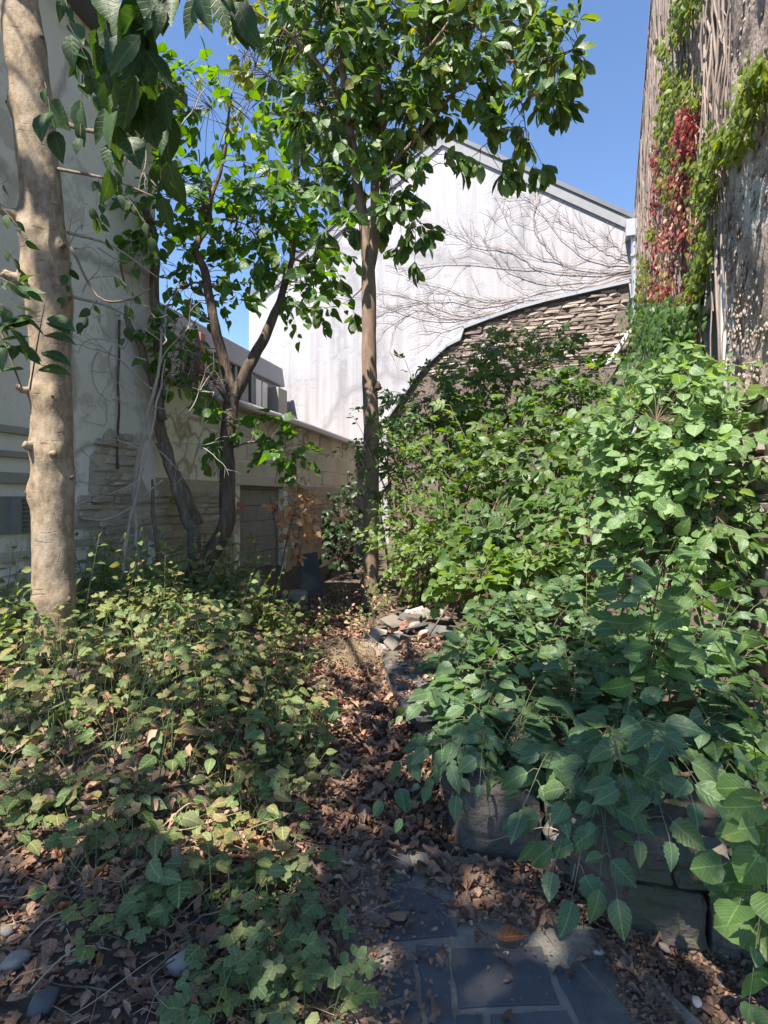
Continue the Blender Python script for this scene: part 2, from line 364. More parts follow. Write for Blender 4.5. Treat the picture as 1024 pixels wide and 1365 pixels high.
LM = {
 'tree_big': leaf_mat('big_cherry_leaf', [(.022, .055, .014), (.032, .075, .018), (.05, .1, .026)], transl=.3, rough=.52, spec=.35, vein=.3, k=40),
 'lilac': leaf_mat('heart_leaf_green', [(0.034, 0.090, 0.017), (0.054, 0.144, 0.024), (0.090, 0.204, 0.036)], transl=.42, vein=.25, k=26, blotch=((.25, .2, .05), .78, .15)),
 'magnolia': leaf_mat('glossy_leaf', [(0.035, 0.088, 0.025), (0.056, 0.125, 0.035), (0.100, 0.188, 0.050), (0.163, 0.237, 0.062)], back=(.14, .19, .10), transl=.32, rough=.46, vein=.25, k=30, blotch=((.3, .22, .06), .78, .15)),
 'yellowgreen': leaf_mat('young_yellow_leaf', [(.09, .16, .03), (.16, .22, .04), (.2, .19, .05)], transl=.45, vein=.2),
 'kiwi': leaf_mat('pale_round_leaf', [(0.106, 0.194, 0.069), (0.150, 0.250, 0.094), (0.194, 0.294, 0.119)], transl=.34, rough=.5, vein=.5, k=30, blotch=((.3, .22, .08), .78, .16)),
 'bramble': leaf_mat('blue_green_leaf', [(.045, .1, .04), (.065, .13, .055), (.09, .165, .07), (.075, .14, .05), (.12, .18, .06)], back=(.12, .17, .12), transl=.25, rough=.45, vein=.32, k=44, blotch=((.24, .17, .06), .76, .17)),
 'bramble2': leaf_mat('mid_green_leaf', [(0.062, 0.138, 0.037), (0.094, 0.181, 0.050), (0.138, 0.225, 0.062)], transl=.35, rough=.45, vein=.35, k=44, blotch=((.28, .2, .07), .75, .18)),
 'bed': leaf_mat('mottled_ground_leaf', [(.065, .13, .04), (.1, .175, .055), (.145, .215, .065), (.21, .225, .075), (.11, .18, .06), (.3, .22, .1), (.085, .155, .05)], transl=.3, rough=.6, vein=.4, k=30, blotch=((.3, .17, .07), .72, .22)),
 'celandine': leaf_mat('soft_grey_green_leaf', [(.09, .15, .055), (.13, .2, .075), (.18, .24, .1), (.24, .24, .1)], transl=.3, rough=.6, vein=.3, k=28),
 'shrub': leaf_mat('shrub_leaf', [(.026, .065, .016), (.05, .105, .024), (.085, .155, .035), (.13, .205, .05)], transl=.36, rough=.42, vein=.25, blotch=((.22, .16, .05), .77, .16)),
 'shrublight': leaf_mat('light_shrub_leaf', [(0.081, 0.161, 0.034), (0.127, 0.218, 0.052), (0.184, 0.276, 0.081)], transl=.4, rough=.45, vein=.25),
 'elder': leaf_mat('compound_leaf', [(0.052, 0.111, 0.033), (0.085, 0.156, 0.046), (0.130, 0.208, 0.065)], transl=.35, rough=.45, vein=.2),
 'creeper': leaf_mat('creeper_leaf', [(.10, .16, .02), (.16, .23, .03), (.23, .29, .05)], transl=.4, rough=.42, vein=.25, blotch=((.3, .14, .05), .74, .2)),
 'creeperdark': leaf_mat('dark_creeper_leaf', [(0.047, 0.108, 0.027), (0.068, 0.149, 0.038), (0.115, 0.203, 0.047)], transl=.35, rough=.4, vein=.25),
 'red': leaf_mat('red_creeper_leaf', [(.2, .035, .035), (.3, .07, .05), (.38, .13, .09), (.24, .05, .045)], back=(.42, .2, .15), transl=.3, rough=.5, vein=.2),
 'ivy': leaf_mat('ivy_leaf', [(.02, .045, .018), (.03, .065, .024), (.05, .085, .03)], transl=.2, rough=.35, vein=.4),
 'dry': leaf_mat('dry_orange_leaf', [(.42, .25, .13), (.56, .36, .2), (.62, .45, .28)], transl=.3, rough=.7, vein=.2),
 'litter': leaf_mat('dead_leaf', [(.155, .082, .052), (.26, .145, .09), (.38, .225, .145), (.46, .3, .21), (.34, .14, .06)], back=(.2, .16, .14), transl=.1, rough=.75, vein=.25),
 'litterdark': leaf_mat('dark_dead_leaf', [(.125, .067, .046), (.2, .113, .08), (.3, .18, .128)], back=(.13, .1, .09), transl=.08, rough=.6, vein=.2),
 'rust': leaf_mat('rust_leaf', [(.3, .1, .04), (.38, .15, .06), (.33, .2, .08)], transl=.15, rough=.55, vein=.35),
}

# ------------------------------------------------------------------ leaf templates (unit length along +Y, face up +Z)
def strip_leaf(st, fold=.25, curl=.25, wave=.0, side=0.0, seed=0):
    rg = np.random.default_rng(seed); v, uv, rows = [], [], []
    for (t, te, w) in st:
        z = -curl * t * t; x0 = side * t * t
        if w == 0:
            rows.append([len(v)]); v.append((x0, t, z)); uv.append((0, t))
        else:
            i = len(v)
            e1, e2 = (rg.uniform(-wave, wave) for _ in range(2))
            v += [(x0 - w, te, z + fold * w + e1), (x0, t, z), (x0 + w, te, z + fold * w + e2)]
            uv += [(-w, te), (0, t), (w, te)]; rows.append([i, i + 1, i + 2])
    f = []
    for a, b in zip(rows[:-1], rows[1:]):
        if len(a) == 1 and len(b) == 3: f += [(a[0], b[1], b[0]), (a[0], b[2], b[1])]
        elif len(a) == 3 and len(b) == 1: f += [(a[0], a[1], b[0]), (a[1], a[2], b[0])]
        elif len(a) == 3: f += [(a[0], a[1], b[1]), (a[0], b[1], b[0]), (a[1], a[2], b[2]), (a[1], b[2], b[1])]
    return A3(v, float), A3(f), A3(uv, float)
def lobed(n=5, seed=0, cup=.12, deep=.76, stem=True):
    rg = np.random.default_rng(seed); v = [(0, .38, 0.03)]; uv = [(0, .38)]
    K = n * 4; 
    for i in range(K + 1):
        a = -math.pi * .86 + 2 * math.pi * .86 * i / K
        ph = (i % 4); rr = {0: deep, 1: .86, 2: 1.0, 3: .86}[ph] * (.62 - .16 * abs(a) / math.pi) * rg.uniform(.92, 1.08)
        x, y = rr * math.sin(a), .38 + rr * math.cos(a)
        v.append((x, y, -cup * rr * rr * 2 + rg.uniform(-.03, .03) + (.05 if ph == 2 else 0))); uv.append((x, y))
    f = [(0, i + 2, i + 1) for i in range(K)]
    v = A3(v, float); v[:, 1] -= .12; 
    return v, A3(f), A3(uv, float)
OV = [(0, 0, 0), (.12, .10, .19), (.3, .28, .32), (.52, .5, .325), (.72, .7, .23), (.88, .87, .10), (1, 1, 0)]
OVL = [(0, 0, 0), (.2, .18, .25), (.5, .48, .31), (.78, .77, .18), (1, 1, 0)]
LAN = [(0, 0, 0), (.12, .11, .11), (.3, .29, .19), (.5, .5, .21), (.7, .7, .16), (.87, .87, .07), (1, 1, 0)]
OBO = [(0, 0, 0), (.2, .19, .12), (.45, .44, .22), (.68, .67, .26), (.86, .86, .17), (1, 1, 0)]
HRT = [(.0, .0, 0), (.05, -.09, .26), (.2, .12, .42), (.42, .38, .43), (.65, .63, .3), (.84, .83, .13), (1, 1, 0)]
RND = [(.0, .0, 0), (.06, -.06, .25), (.22, .14, .45), (.45, .42, .49), (.68, .66, .38), (.85, .84, .18), (.97, .97, 0)]
SER = [(0, 0, 0)]
for i in range(1, 12):
    t = i / 12; w = .36 * math.sin(math.pi * t ** .72) ** .8 * (1 - .15 * t)
    SER.append((t, t - (.03 if i % 2 else -.005), w * (1.06 if i % 2 else .88)))
SER.append((1, 1, 0))
def compound(pairs, sub, spread, gap, w=1.0, seed=0):
    """one pinnate leaf: a thin rachis with paired leaflets"""
    rg = np.random.default_rng(seed); vs, fs, us, o = [], [], [], 0
    def add(v, f, u):
        nonlocal o
        vs.append(v); fs.append(f + o); us.append(u); o += len(v)
    rx = A3([(-.008, 0, 0), (.008, 0, 0), (.006, .75, -.06), (-.006, .75, -.06)], float)
    add(rx, A3([(0, 1, 2), (0, 2, 3)]), rx[:, :2] * 0)
    def put(y, ang, s):
        v, f, u = strip_leaf(sub, .22, rg.uniform(.1, .4), .01, rg.uniform(-.06, .06), int(rg.integers(999)))
        v = v * A3([w, 1, 1]) * s; c, sn = math.cos(ang), math.sin(ang)
        v = np.stack([v[:, 0] * c + v[:, 1] * sn, -v[:, 0] * sn + v[:, 1] * c, v[:, 2]], -1)
        v += A3([0, y, -.06 * y]); add(v, f, u)
    for i in range(pairs):
        y = .28 + gap * i
        for sg in (-1, 1): put(y + rg.uniform(-.02, .02), sg * spread * rg.uniform(.85, 1.15), (.34 + .02 * i) * rg.uniform(.9, 1.1))
    put(.28 + gap * (pairs - 1) + .06, 0, .42)
    return np.concatenate(vs), np.concatenate(fs), np.concatenate(us)
T = {}
for k in range(3):
    c = [.12, .3, .5][k]; fo = [.35, .22, .12][k]; sd = [-.08, .1, .02][k]
    T['ovate%d' % k] = strip_leaf(OV, fo, c, .015, sd, k)
    T['ovlow%d' % k] = strip_leaf(OVL, fo, c, .015, sd, k)
    T['lance%d' % k] = strip_leaf(LAN, fo, c, .015, sd, k)
    T['obov%d' % k] = strip_leaf(OBO, fo, c, .012, sd * .5, k)
    T['heart%d' % k] = strip_leaf(HRT, fo * .8, c * .8, .02, sd * .6, k)
    T['round%d' % k] = strip_leaf(RND, fo * .7, c * .7, .02, sd * .5, k)
    T['serr%d' % k] = strip_leaf(SER, fo * .7, c * .9, .012, sd, k)
    T['lobed%d' % k] = lobed(5, k, .05 + .12 * k)
    T['celan%d' % k] = lobed(3 + k % 2, 10 + k, .06 + .05 * k, .5)
    T['pinn%d' % k] = compound(3, OVL, 1.15, .15, .8, k)
    T['tri%d' % k] = compound(1, SER, 1.2, .1, 1.05, 20 + k)
    T['dead%d' % k] = strip_leaf([LAN, OV, OBO][k], [1.1, -.6, .7][k], [-.5, .35, .8][k], .2, [-.4, .35, .15][k], 40 + k)
TN = list(T); TI = {n: i for i, n in enumerate(TN)}
_lm = {}
def leaf_mesh(ti, mk):
    if (ti, mk) not in _lm:
        v, f, u = T[TN[ti]]
        _lm[(ti, mk)] = mesh_np('leaf_' + TN[ti] + '_' + mk, v, f, LM[mk], True, u)
    return _lm[(ti, mk)]

def frames(y, n, s, w, p):
    """stack of 4x4: leaf along y, face towards n, length s, width factor w, base p"""
    y = norm(y); z = norm(n - y * np.sum(n * y, -1, keepdims=True)); x = np.cross(y, z)
    k = len(y); m = np.zeros((k, 4, 4)); s = np.broadcast_to(s, (k,))[:, None]; w = np.broadcast_to(w, (k,))[:, None]
    m[:, :3, 0] = x * s * w; m[:, :3, 1] = y * s; m[:, :3, 2] = z * s; m[:, :3, 3] = p; m[:, 3, 3] = 1
    return m

class Plant:
    def __init__(s, name, label, cat, loc, group=None):
        s.root = thing(name, label, cat, loc, group); s.loc = A3(loc, float)
        s.kind, s.mat, s.m = [], [], []; s.twigs = []; s.skel = []
    def leaves(s, kinds, mk, m):
        ks = [TI[k] for k in kinds]
        s.kind.append(RG.choice(ks, len(m))); s.mat += [mk] * len(m); s.m.append(m)
    def branch(s, pts, r, mat, name='branch', k=8, n=None, w=0.0, sc=2.0):
        pts = curve(pts, n or max(6, 4 * (len(pts) - 1)))
        if w: pts = wob(pts, w, sc, RG.uniform(0, 50))
        r = np.interp(np.linspace(0, 1, len(pts)), np.linspace(0, 1, len(r)), r)
        v, f = tube(pts, r, k); s.skel.append(np.c_[pts, r])
        return link(name, mesh_np(name, v, f, M[mat]), s.root)
    def twig(s, pts, r0, r1=None):
        r1 = r0 * .4 if r1 is None else r1
        s.twigs.append(tube(pts, np.linspace(r0, r1, len(pts)), 4, False))
    def spray(s, base, d, L, n, size, kinds, mk, droop=.3, out=.9, hang=.3, t0=.15, face=UP, fn=.45, w=1.0, tr=.004, whorl=False, pet=.2):
        d = norm(d); t = np.linspace(t0, 1, n) if not whorl else .75 + .25 * RG.random(n)
        q = lambda tt: base + np.outer(tt, d) * L - np.outer(tt * tt, UP) * droop * L
        s.twig(q(np.linspace(0, 1, 4)), tr)
        pos = q(t); a = np.cross(d, UP if abs(d[2]) < .9 else A3([1., 0, 0])); a = norm(a); b = np.cross(d, a)
        ang = (np.arange(n) % 2) * math.pi + RG.normal(0, .5, n) if not whorl else np.arange(n) * 2.4 + RG.normal(0, .3, n)
        lat = np.cos(ang)[:, None] * a + np.sin(ang)[:, None] * b
        y = norm(lat * out + d * (.6 + .4 * t[:, None]) - UP * hang + RG.normal(0, .18, (n, 3)))
        sz = size * RG.uniform(.45, 1.2, n)
        nn = face + RG.normal(0, fn, (n, 3))
        s.leaves(kinds, mk, frames(y, nn, sz, w * RG.uniform(.88, 1.12, n), pos + y * (sz * pet)[:, None]))
    def attach(s, q, r=.006, sag=.1, maxd=9):
        """thin connecting branch from the nearest bit of the skeleton to q; returns its end direction"""
        if not s.skel: return None
        sk = np.concatenate(s.skel); dd = np.linalg.norm(sk[:, :3] - q, axis=1) + 0.25 * np.maximum(0, sk[:, 2] - q[2])
        i = int(np.argmin(dd)); a = sk[i, :3]; D = np.linalg.norm(q - a)
        if D < .02 or D > maxd: return None
        mid = a + (q - a) * .55 + UP * sag * D + RG.normal(0, .05 * D, 3)
        pts = curve([a, mid, q], 6); s.twig(pts, min(sk[i, 3] * .7, r + .006 * D), r * .6)
        return norm(q - mid)
    def crown(s, blobs, size, kinds, mk, L, n, per=1.0, mat='twigbrown', limb=.02, **kw):
        """blobs: (centre xyz, radii xyz, sprays)"""
        for c, r, cnt in blobs:
            c = A3(c, float); r = A3(r, float)
            if limb and s.skel:
                sk = np.concatenate(s.skel); i = int(np.argmin(np.linalg.norm(sk[:, :3] - c, axis=1) + .4 * np.maximum(0, sk[:, 2] - c[2])))
                a = sk[i, :3]; D = np.linalg.norm(c - a)
                if D > .25:
                    s.branch([a, a + (c - a) * .5 + UP * .12 * D + RG.normal(0, .06 * D, 3), c], [min(sk[i, 3] * .8, limb), limb * .35], mat, w=.03)
            for _ in range(int(cnt * per)):
                u = norm(RG.normal(0, 1, 3)); p = c + r * u * RG.random() ** .45
                d = s.attach(p, kw.get('tr', .004), .06)
                o = norm((p - c) / r + RG.normal(0, .35, 3) + A3([0, 0, .15]))
                if d is not None: o = norm(o + .7 * d)
                s.spray(p, o, L * RG.uniform(.6, 1.2), max(2, int(n * RG.uniform(.7, 1.3))), size, kinds, mk, **kw)
    def done(s, n_ind=120, minpx=9, twigmat='twigbrown', name='leaf'):
        if s.twigs:
            v, f = join(s.twigs); o = link('twigs', mesh_np('twigs', v, f, M[twigmat]), s.root); tag(o, kind='stuff')
        if not s.m: return
        m = np.concatenate(s.m); k = np.concatenate(s.kind); mats = np.array(s.mat)
        c = m[:, :3, 3] + m[:, :3, 1] * .5; sz = np.linalg.norm(m[:, :3, 1], axis=1)
        d = np.maximum(c[:, 1], .05); px = CX + F * c[:, 0] / d; py = HY - F * (c[:, 2] - CZ) / d; ps = sz * F / d
        ok = (c[:, 1] > .3) & (px > -10) & (px < 1034) & (py > -10) & (py < 1375) & (ps > minpx)
        sel = []
        if ok.any() and n_ind:
            cell = max(6., float(np.median(ps[ok])) * .38)
            key = (np.floor(px / cell) * 100000 + np.floor(py / cell)).astype(np.int64)
            idx = np.where(ok)[0]; idx = idx[np.argsort(d[idx])]
            _, first = np.unique(key[idx], return_index=True); cand = idx[first]
            sel = cand[np.argsort(-ps[cand])][:n_ind]
        ind = np.zeros(len(m), bool); ind[sel] = True
        off = Matrix.Translation(-Vector(s.loc))
        for i in sel:
            o = bpy.data.objects.new(name, leaf_mesh(int(k[i]), mats[i])); COL.objects.link(o)
            o.parent = s.root; o.matrix_basis = off @ Matrix(m[i].tolist())
        rest = np.where(~ind)[0]
        if len(rest) == 0: return
        ml = sorted(set(mats[rest])); vs, fs, us, rs, mi, o = [], [], [], [], [], 0
        for ti in np.unique(k[rest]):
            for j, mk in enumerate(ml):
                q = rest[(k[rest] == ti) & (mats[rest] == mk)]
                if not len(q): continue
                v, f, u = T[TN[ti]]; n = len(v)
                vv = np.einsum('kij,nj->kni', m[q, :3, :3], v) + m[q, None, :3, 3]
                vs.append(vv.reshape(-1, 3)); fs.append((f[None] + (np.arange(len(q)) * n)[:, None, None]).reshape(-1, 3) + o)
                us.append(np.tile(u, (len(q), 1))); rs.append(np.repeat(RG.random(len(q)), n)); mi.append(np.full(len(q) * len(f), j))
                o += len(q) * n
        me = mesh_np('foliage', np.concatenate(vs), np.concatenate(fs), [LM[a] for a in ml], True, np.concatenate(us), np.concatenate(rs), np.concatenate(mi))
        tag(link('foliage', me, s.root), kind='stuff')
# ------------------------------------------------------------------ masonry helpers
_tm = {}
def stone_mesh(mat, var, rough=.09, bev=.1):
    key = (mat, var, rough, bev)
    if key not in _tm:
        rg = random.Random(var * 31 + 5); bm = bmesh.new(); bmesh.ops.create_cube(bm, size=1)
        if bev: bmesh.ops.bevel(bm, geom=bm.edges[:], offset=bev, segments=1, affect='EDGES')
        for v in bm.verts: v.co += Vector((rg.uniform(-rough, rough), rg.uniform(-rough, rough), rg.uniform(-rough, rough)))
        bmesh.ops.triangulate(bm, faces=bm.faces[:])
        _tm[key] = mesh_bm('piece_' + mat, bm, M[mat])
    return _tm[key]
def piece(name, parent, fr, u0, u1, z0, z1, p0, p1, mat, var=0, rough=.05, bev=.06, tilt=0.0):
    x = fr.a if np.dot(np.cross(fr.a, fr.n), UP) > 0 else -fr.a
    c, s_ = math.cos(tilt), math.sin(tilt)
    ax = (x * c + UP * s_); az = (UP * c - x * s_)
    ctr = fr.pt((u0 + u1) / 2, (z0 + z1) / 2, (p0 + p1) / 2)
    return link(name, stone_mesh(mat, var, rough, bev), parent, mat4(ax * abs(u1 - u0), fr.n * abs(p1 - p0), az * abs(z1 - z0), ctr))
def prism(name, parent, pts, ext, mat, bevel=0.0, rough=0.0, cuts=0):
    """polygon in space extruded along the vector ext"""
    bm = bmesh.new(); vs = [bm.verts.new(tuple(p)) for p in pts]; f = bm.faces.new(vs)
    g = bmesh.ops.extrude_face_region(bm, geom=[f])
    for e in g['geom']:
        if isinstance(e, bmesh.types.BMVert): e.co += Vector(ext)
    bmesh.ops.recalc_face_normals(bm, faces=bm.faces[:])
    if cuts: bmesh.ops.subdivide_edges(bm, edges=bm.edges[:], cuts=cuts, use_grid_fill=False)
    if rough:
        for v in bm.verts: v.co += Vector(A3(mnoise.noise_vector(v.co * 9)) * rough)
    if bevel: bmesh.ops.bevel(bm, geom=[e for e in bm.edges if e.calc_face_angle(0) > .5], offset=bevel, segments=1, affect='EDGES')
    return link(name, mesh_bm(name, bm, M[mat]), parent)
def tubeobj(name, parent, pts, r, mat, k=10):
    v, f = tube(pts, r, k); return link(name, mesh_np(name, v, f, M[mat]), parent)
def courses(parent, fr, u0, u1, z0, z1, mat, h=(.06, .12), l=(.15, .45), p=(.01, .045), inside=None, gap=.012, name='stone', cap=300, nb=(0, 6), rough=.08):
    z = z0; n = 0
    while z < z1 and n < cap:
        hh = random.uniform(*h); u = u0 + random.uniform(-.2, 0)
        while u < u1 and n < cap:
            ll = random.uniform(*l); um, zm = u + ll / 2, z + hh / 2
            if (inside is None or inside(um, zm)) and u + ll < u1 + .1:
                piece(name, parent, fr, u + gap / 2, u + ll - gap / 2, z + gap / 2, z + hh * random.uniform(.85, 1.05) - gap / 2, -.08, random.uniform(*p), mat,
                      random.randrange(*nb), rough, .12, random.uniform(-.03, .03)); n += 1
            u += ll
        z += hh
    return n

# ------------------------------------------------------------------ ground
gx = np.concatenate([np.linspace(-120, -8, 15)[:-1], np.linspace(-8, -3.2, 13)[:-1], np.arange(-3.2, 3.2, .05), np.linspace(3.2, 10, 14)[1:], np.linspace(10, 120, 14)[1:]])
gy = np.concatenate([np.linspace(-120, -2, 12)[:-1], np.linspace(-2, 1, 10)[:-1], np.arange(1, 9, .05), np.linspace(9, 20, 30), np.linspace(20, 140, 14)[1:]])
XX, YY = np.meshgrid(gx, gy); ZZ = zg(XX, YY)
near = (np.abs(XX) < 4) & (YY > .5) & (YY < 10)
ZZ = ZZ + near * (RG.random(XX.shape) - .5) * .012 * np.clip(np.abs(XX - xc(YY)) * 2, .15, 1)
nx, ny = len(gx), len(gy); i = np.arange(ny - 1)[:, None] * nx + np.arange(nx - 1)[None]
quad = np.stack([i, i + 1, i + nx + 1, i + nx], -1).reshape(-1, 4)
tag(link('ground', mesh_np('ground', np.stack([XX, YY, ZZ], -1).reshape(-1, 3), quad, M['soil'])), 'dark earth garden ground under leaf litter', kind='structure')

# paved path: slate slabs bedded in mortar, outlines taken from the photograph and laid on the ground plane
path = prism('path', None, [G(470, 1130, .0), G(650, 1150, .0), G(830, 1268, .0), (1.0, 1.45, 0), (.5, 1.0, 0), (-.25, 1.0, 0), G(420, 1250, .0)], (0, 0, .014), 'mortar', cuts=3, rough=.004)
tag(path, 'slate paved garden path with pale mortar joints', kind='structure')
slabs = [
 [(555, 1261), (597, 1265), (603, 1352), (607, 1420), (572, 1420), (562, 1330)],
 [(602, 1267), (722, 1264), (746, 1341), (611, 1347)],
 [(511, 1180), (560, 1188), (588, 1199), (610, 1249), (511, 1257), (506, 1220)],
 [(742, 1300), (772, 1287), (842, 1366), (880, 1420), (800, 1420), (764, 1345)],
 [(608, 1357), (642, 1353), (650, 1430), (614, 1430)],
 [(654, 1356), (755, 1350), (790, 1430), (662, 1430)],
 [(432, 1183), (482, 1186), (480, 1228), (436, 1228)],
 [(492, 1291), (550, 1283), (553, 1322), (505, 1338)],
 [(500, 1130), (545, 1135), (550, 1178), (506, 1172)],
 [(508, 1348), (556, 1338), (566, 1420), (512, 1420)],
 [(776, 1283), (822, 1276), (900, 1365), (850, 1366)],
]
for q in slabs:
    n = len(q); pts = []
    for a in range(n):
        A_, B_ = G(*q[a], .012), G(*q[(a + 1) % n], .012); pts.append(A_)
        for t in (.33, .66): pts.append(A_ + (B_ - A_) * t + A3([RG.normal(0, .004), RG.normal(0, .004), 0]))
    prism('slab', path, pts, (0, 0, .007 + RG.uniform(0, .004)), 'slate', .002)

# ------------------------------------------------------------------ right-hand house: rough rendered gable wall
def ztop_r(u_y): return 7.5 + (13.0 - u_y) * .71
house = thing('stone_house', 'tall rough rendered house wall covered in creeper, with flaking white plaster', 'house', FR.pt(13.6, 0))
win = (5.28, 6.05, 2.55, 3.36)                    # opening: y0 y1 z0 z1
ys = np.concatenate([np.arange(3.2, 4, .1), np.arange(4, 13.0001, .06)]); nv = 170; k_ = math.sqrt(1 + .3225 ** 2)
V = []
for yy in ys:
    zt = ztop_r(yy)
    for j in range(nv + 1):
        z = zt * (j / nv) ** 1.15
        q = FR.pt(yy * k_, z)
        h = .05 * mnoise.noise(Vector((q[0] * 1.3, q[1] * 1.3, z * 1.3))) + .03 * mnoise.noise(Vector((q[0] * 5, q[1] * 5, z * 5))) + .028 * mnoise.noise(Vector((q[0] * 12, q[1] * 12, z * 12)))
        V.append(q + FR.n * h)
V = A3(V); vx = CX + F * V[:, 0] / V[:, 1]; vy = HY - F * (V[:, 2] - CZ) / V[:, 1]
pw = np.zeros(len(V))
for cx_, cy_, rx_, ry_ in [(985, 190, 26, 90), (962, 300, 14, 110), (1005, 270, 22, 60), (975, 450, 9, 90), (935, 180, 10, 60), (1010, 640, 25, 60)]: pw = np.maximum(pw, np.clip(1.15 - ((vx - cx_) / rx_) ** 2 - ((vy - cy_) / ry_) ** 2, 0, 1))
i = np.arange(len(ys) - 1)[:, None] * (nv + 1) + np.arange(nv)[None]
quad = np.stack([i, i + nv + 1, i + nv + 2, i + 1], -1).reshape(-1, 4)[:, ::-1]
cen = V[quad].mean(1); keep = ~((cen[:, 1] > win[0]) & (cen[:, 1] < win[1]) & (cen[:, 2] > win[2]) & (cen[:, 2] < win[3]))
link('wall', mesh_np('wall', V, quad[keep], M['roughcast'], rnd=pw), house)
bk = [FR.pt(3.2 * k_, -.2, -.3), FR.pt(13 * k_, -.2, -.3), FR.pt(13 * k_, ztop_r(13), -.3), FR.pt(3.2 * k_, ztop_r(3.2), -.3)]
prism('wall_core', house, bk, FR.n * -.25, 'core')
prism('verge_flashing', house, [FR.pt(13.02 * k_, -.1, .05), FR.pt(13.02 * k_, ztop_r(13), .05), FR.pt(13.02 * k_, ztop_r(13), -.55), FR.pt(13.02 * k_, -.1, -.55)], FR.a * .06, 'zinc')
prism('verge_flashing', house, [FR.pt(13.08 * k_, ztop_r(13) - .06, .09), FR.pt(13.08 * k_, ztop_r(13) + .08, .09), FR.pt(3.2 * k_, ztop_r(3.2) + .14, .09), FR.pt(3.2 * k_, ztop_r(3.2), .09)], FR.n * -.65, 'zinc')
y0, y1, z0, z1 = win
pane = prism('window', house, [FR.pt(y0 * k_ - .1, z0 - .1, -.2), FR.pt(y1 * k_ + .1, z0 - .1, -.2), FR.pt(y1 * k_ + .1, z1 + .1, -.2), FR.pt(y0 * k_ - .1, z1 + .1, -.2)], FR.n * -.02, 'glass')
def bar(nm, par, fr, ua, ub, za, zb, pa, pb, mat): return piece(nm, par, fr, ua, ub, za, zb, pa, pb, mat, 0, .0, .02)
bar('frame', pane, FR, y0 * k_ - .06, y0 * k_ - .0, z0 - .12, z1 + .2, -.19, .012, 'palestone')
bar('trim', pane, FR, y0 * k_ - .05, y0 * k_ - .02, z0 - .12, z1 + .2, .012, .045, 'whitemetal')
bar('frame', pane, FR, y1 * k_ - .02, y1 * k_ + .06, z0 - .12, z1 + .05, -.19, .01, 'greypaint')
bar('lintel', pane, FR, y0 * k_ - .02, y1 * k_ + .1, z1 - .02, z1 + .1, -.19, .03, 'concrete')
bar('sill', pane, FR, y0 * k_ - .08, y1 * k_ + .08, z0 - .1, z0 + .02, -.19, .04, 'concrete')
courses(house, FR, 3.9 * k_, 5.35 * k_, .5, 2.25, 'rubble', (.06, .15), (.1, .34), (.0, .1), cap=150, rough=.11)
bm = bmesh.new(); bmesh.ops.create_icosphere(bm, subdivisions=1, radius=1); iv = A3([v.co for v in bm.verts]); bm.verts.index_update(); it = A3([[v.index for v in f.verts] for f in bm.faces]); bm.free(); lumps = []
for j in range(900):
    x, y = RG.uniform(966, 1034), RG.uniform(250, 580)
    if j % 3 == 0: x, y = RG.uniform(925, 1030), RG.uniform(-10, 300)
    q = P(x, y, dR(x)); u, z = FR.uz(q)
    if win[0] - .1 < q[1] < win[1] + .1 and win[2] - .15 < z < win[3] + .3: continue
    r = RG.uniform(.006, .03) ** 1.0 * A3([1.5, .32, 1.1]); vv = iv * (1 + RG.normal(0, .16, (len(iv), 1))) * r
    lumps.append((FR.pt(u, z, .005) + vv[:, :1] * FR.a + vv[:, 1:2] * FR.n + vv[:, 2:] * UP, it))
v_, f_ = join(lumps); tag(link('render_lumps', mesh_np('render_lumps', v_, f_, M['roughcast'], True, rnd=np.zeros(len(v_))), house), kind='stuff')

# ------------------------------------------------------------------ far white gable house
gh = thing('gable_house', 'white rendered gable end with slate roof and grey verge, bare vines on it', 'house', FG.pt(1, 0))
def GP(x, y, p=0.0):
    q = P(x, y, dG(x)); u, z = FG.uz(q); return FG.pt(u, z, p)
pl, pk, pr = GP(332, 400), GP(590, 180), GP(850, 296)
flo = lambda q: A3([q[0], q[1], -.2])
prism('wall', gh, [flo(pl), pl, pk, pr, flo(pr)], FG.n * -.4, 'whitewall')
for a, b in ((pl, pk), (pk, pr)):
    s_ = norm(b - a); nrm = norm(np.cross(s_, FG.n)); nrm = nrm * np.sign(nrm[2])
    prism('roof', gh, [a - s_ * .02 + FG.n * .09, b + s_ * .05 + FG.n * .09, b + s_ * .05 + FG.n * .09 + nrm * .09, a - s_ * .02 + FG.n * .09 + nrm * .09], FG.n * -8, 'slateroof')
    prism('verge_band', gh, [a - nrm * .003 + FG.n * .003, b - nrm * .003 + FG.n * .003, b - nrm * .22 + FG.n * .003, a - nrm * .22 + FG.n * .003], FG.n * .05, 'verge')
dp = [GP(845, 312, .16), GP(845, 335, .16), GP(846, 420, .16), GP(846, 470, .16)]
tubeobj('downpipe', gh, curve(dp, 12), .075, 'zinc', 12)
u, z = FG.uz(GP(843, 310)); bar('rain_hopper', gh, FG, u - .15, u + .17, z - .18, z + .18, .02, .3, 'zinc')
for yy in (345, 400):
    u, z = FG.uz(GP(846, yy)); bar('pipe_bracket', gh, FG, u - .1, u + .1, z - .025, z + .025, .02, .26, 'zinc')

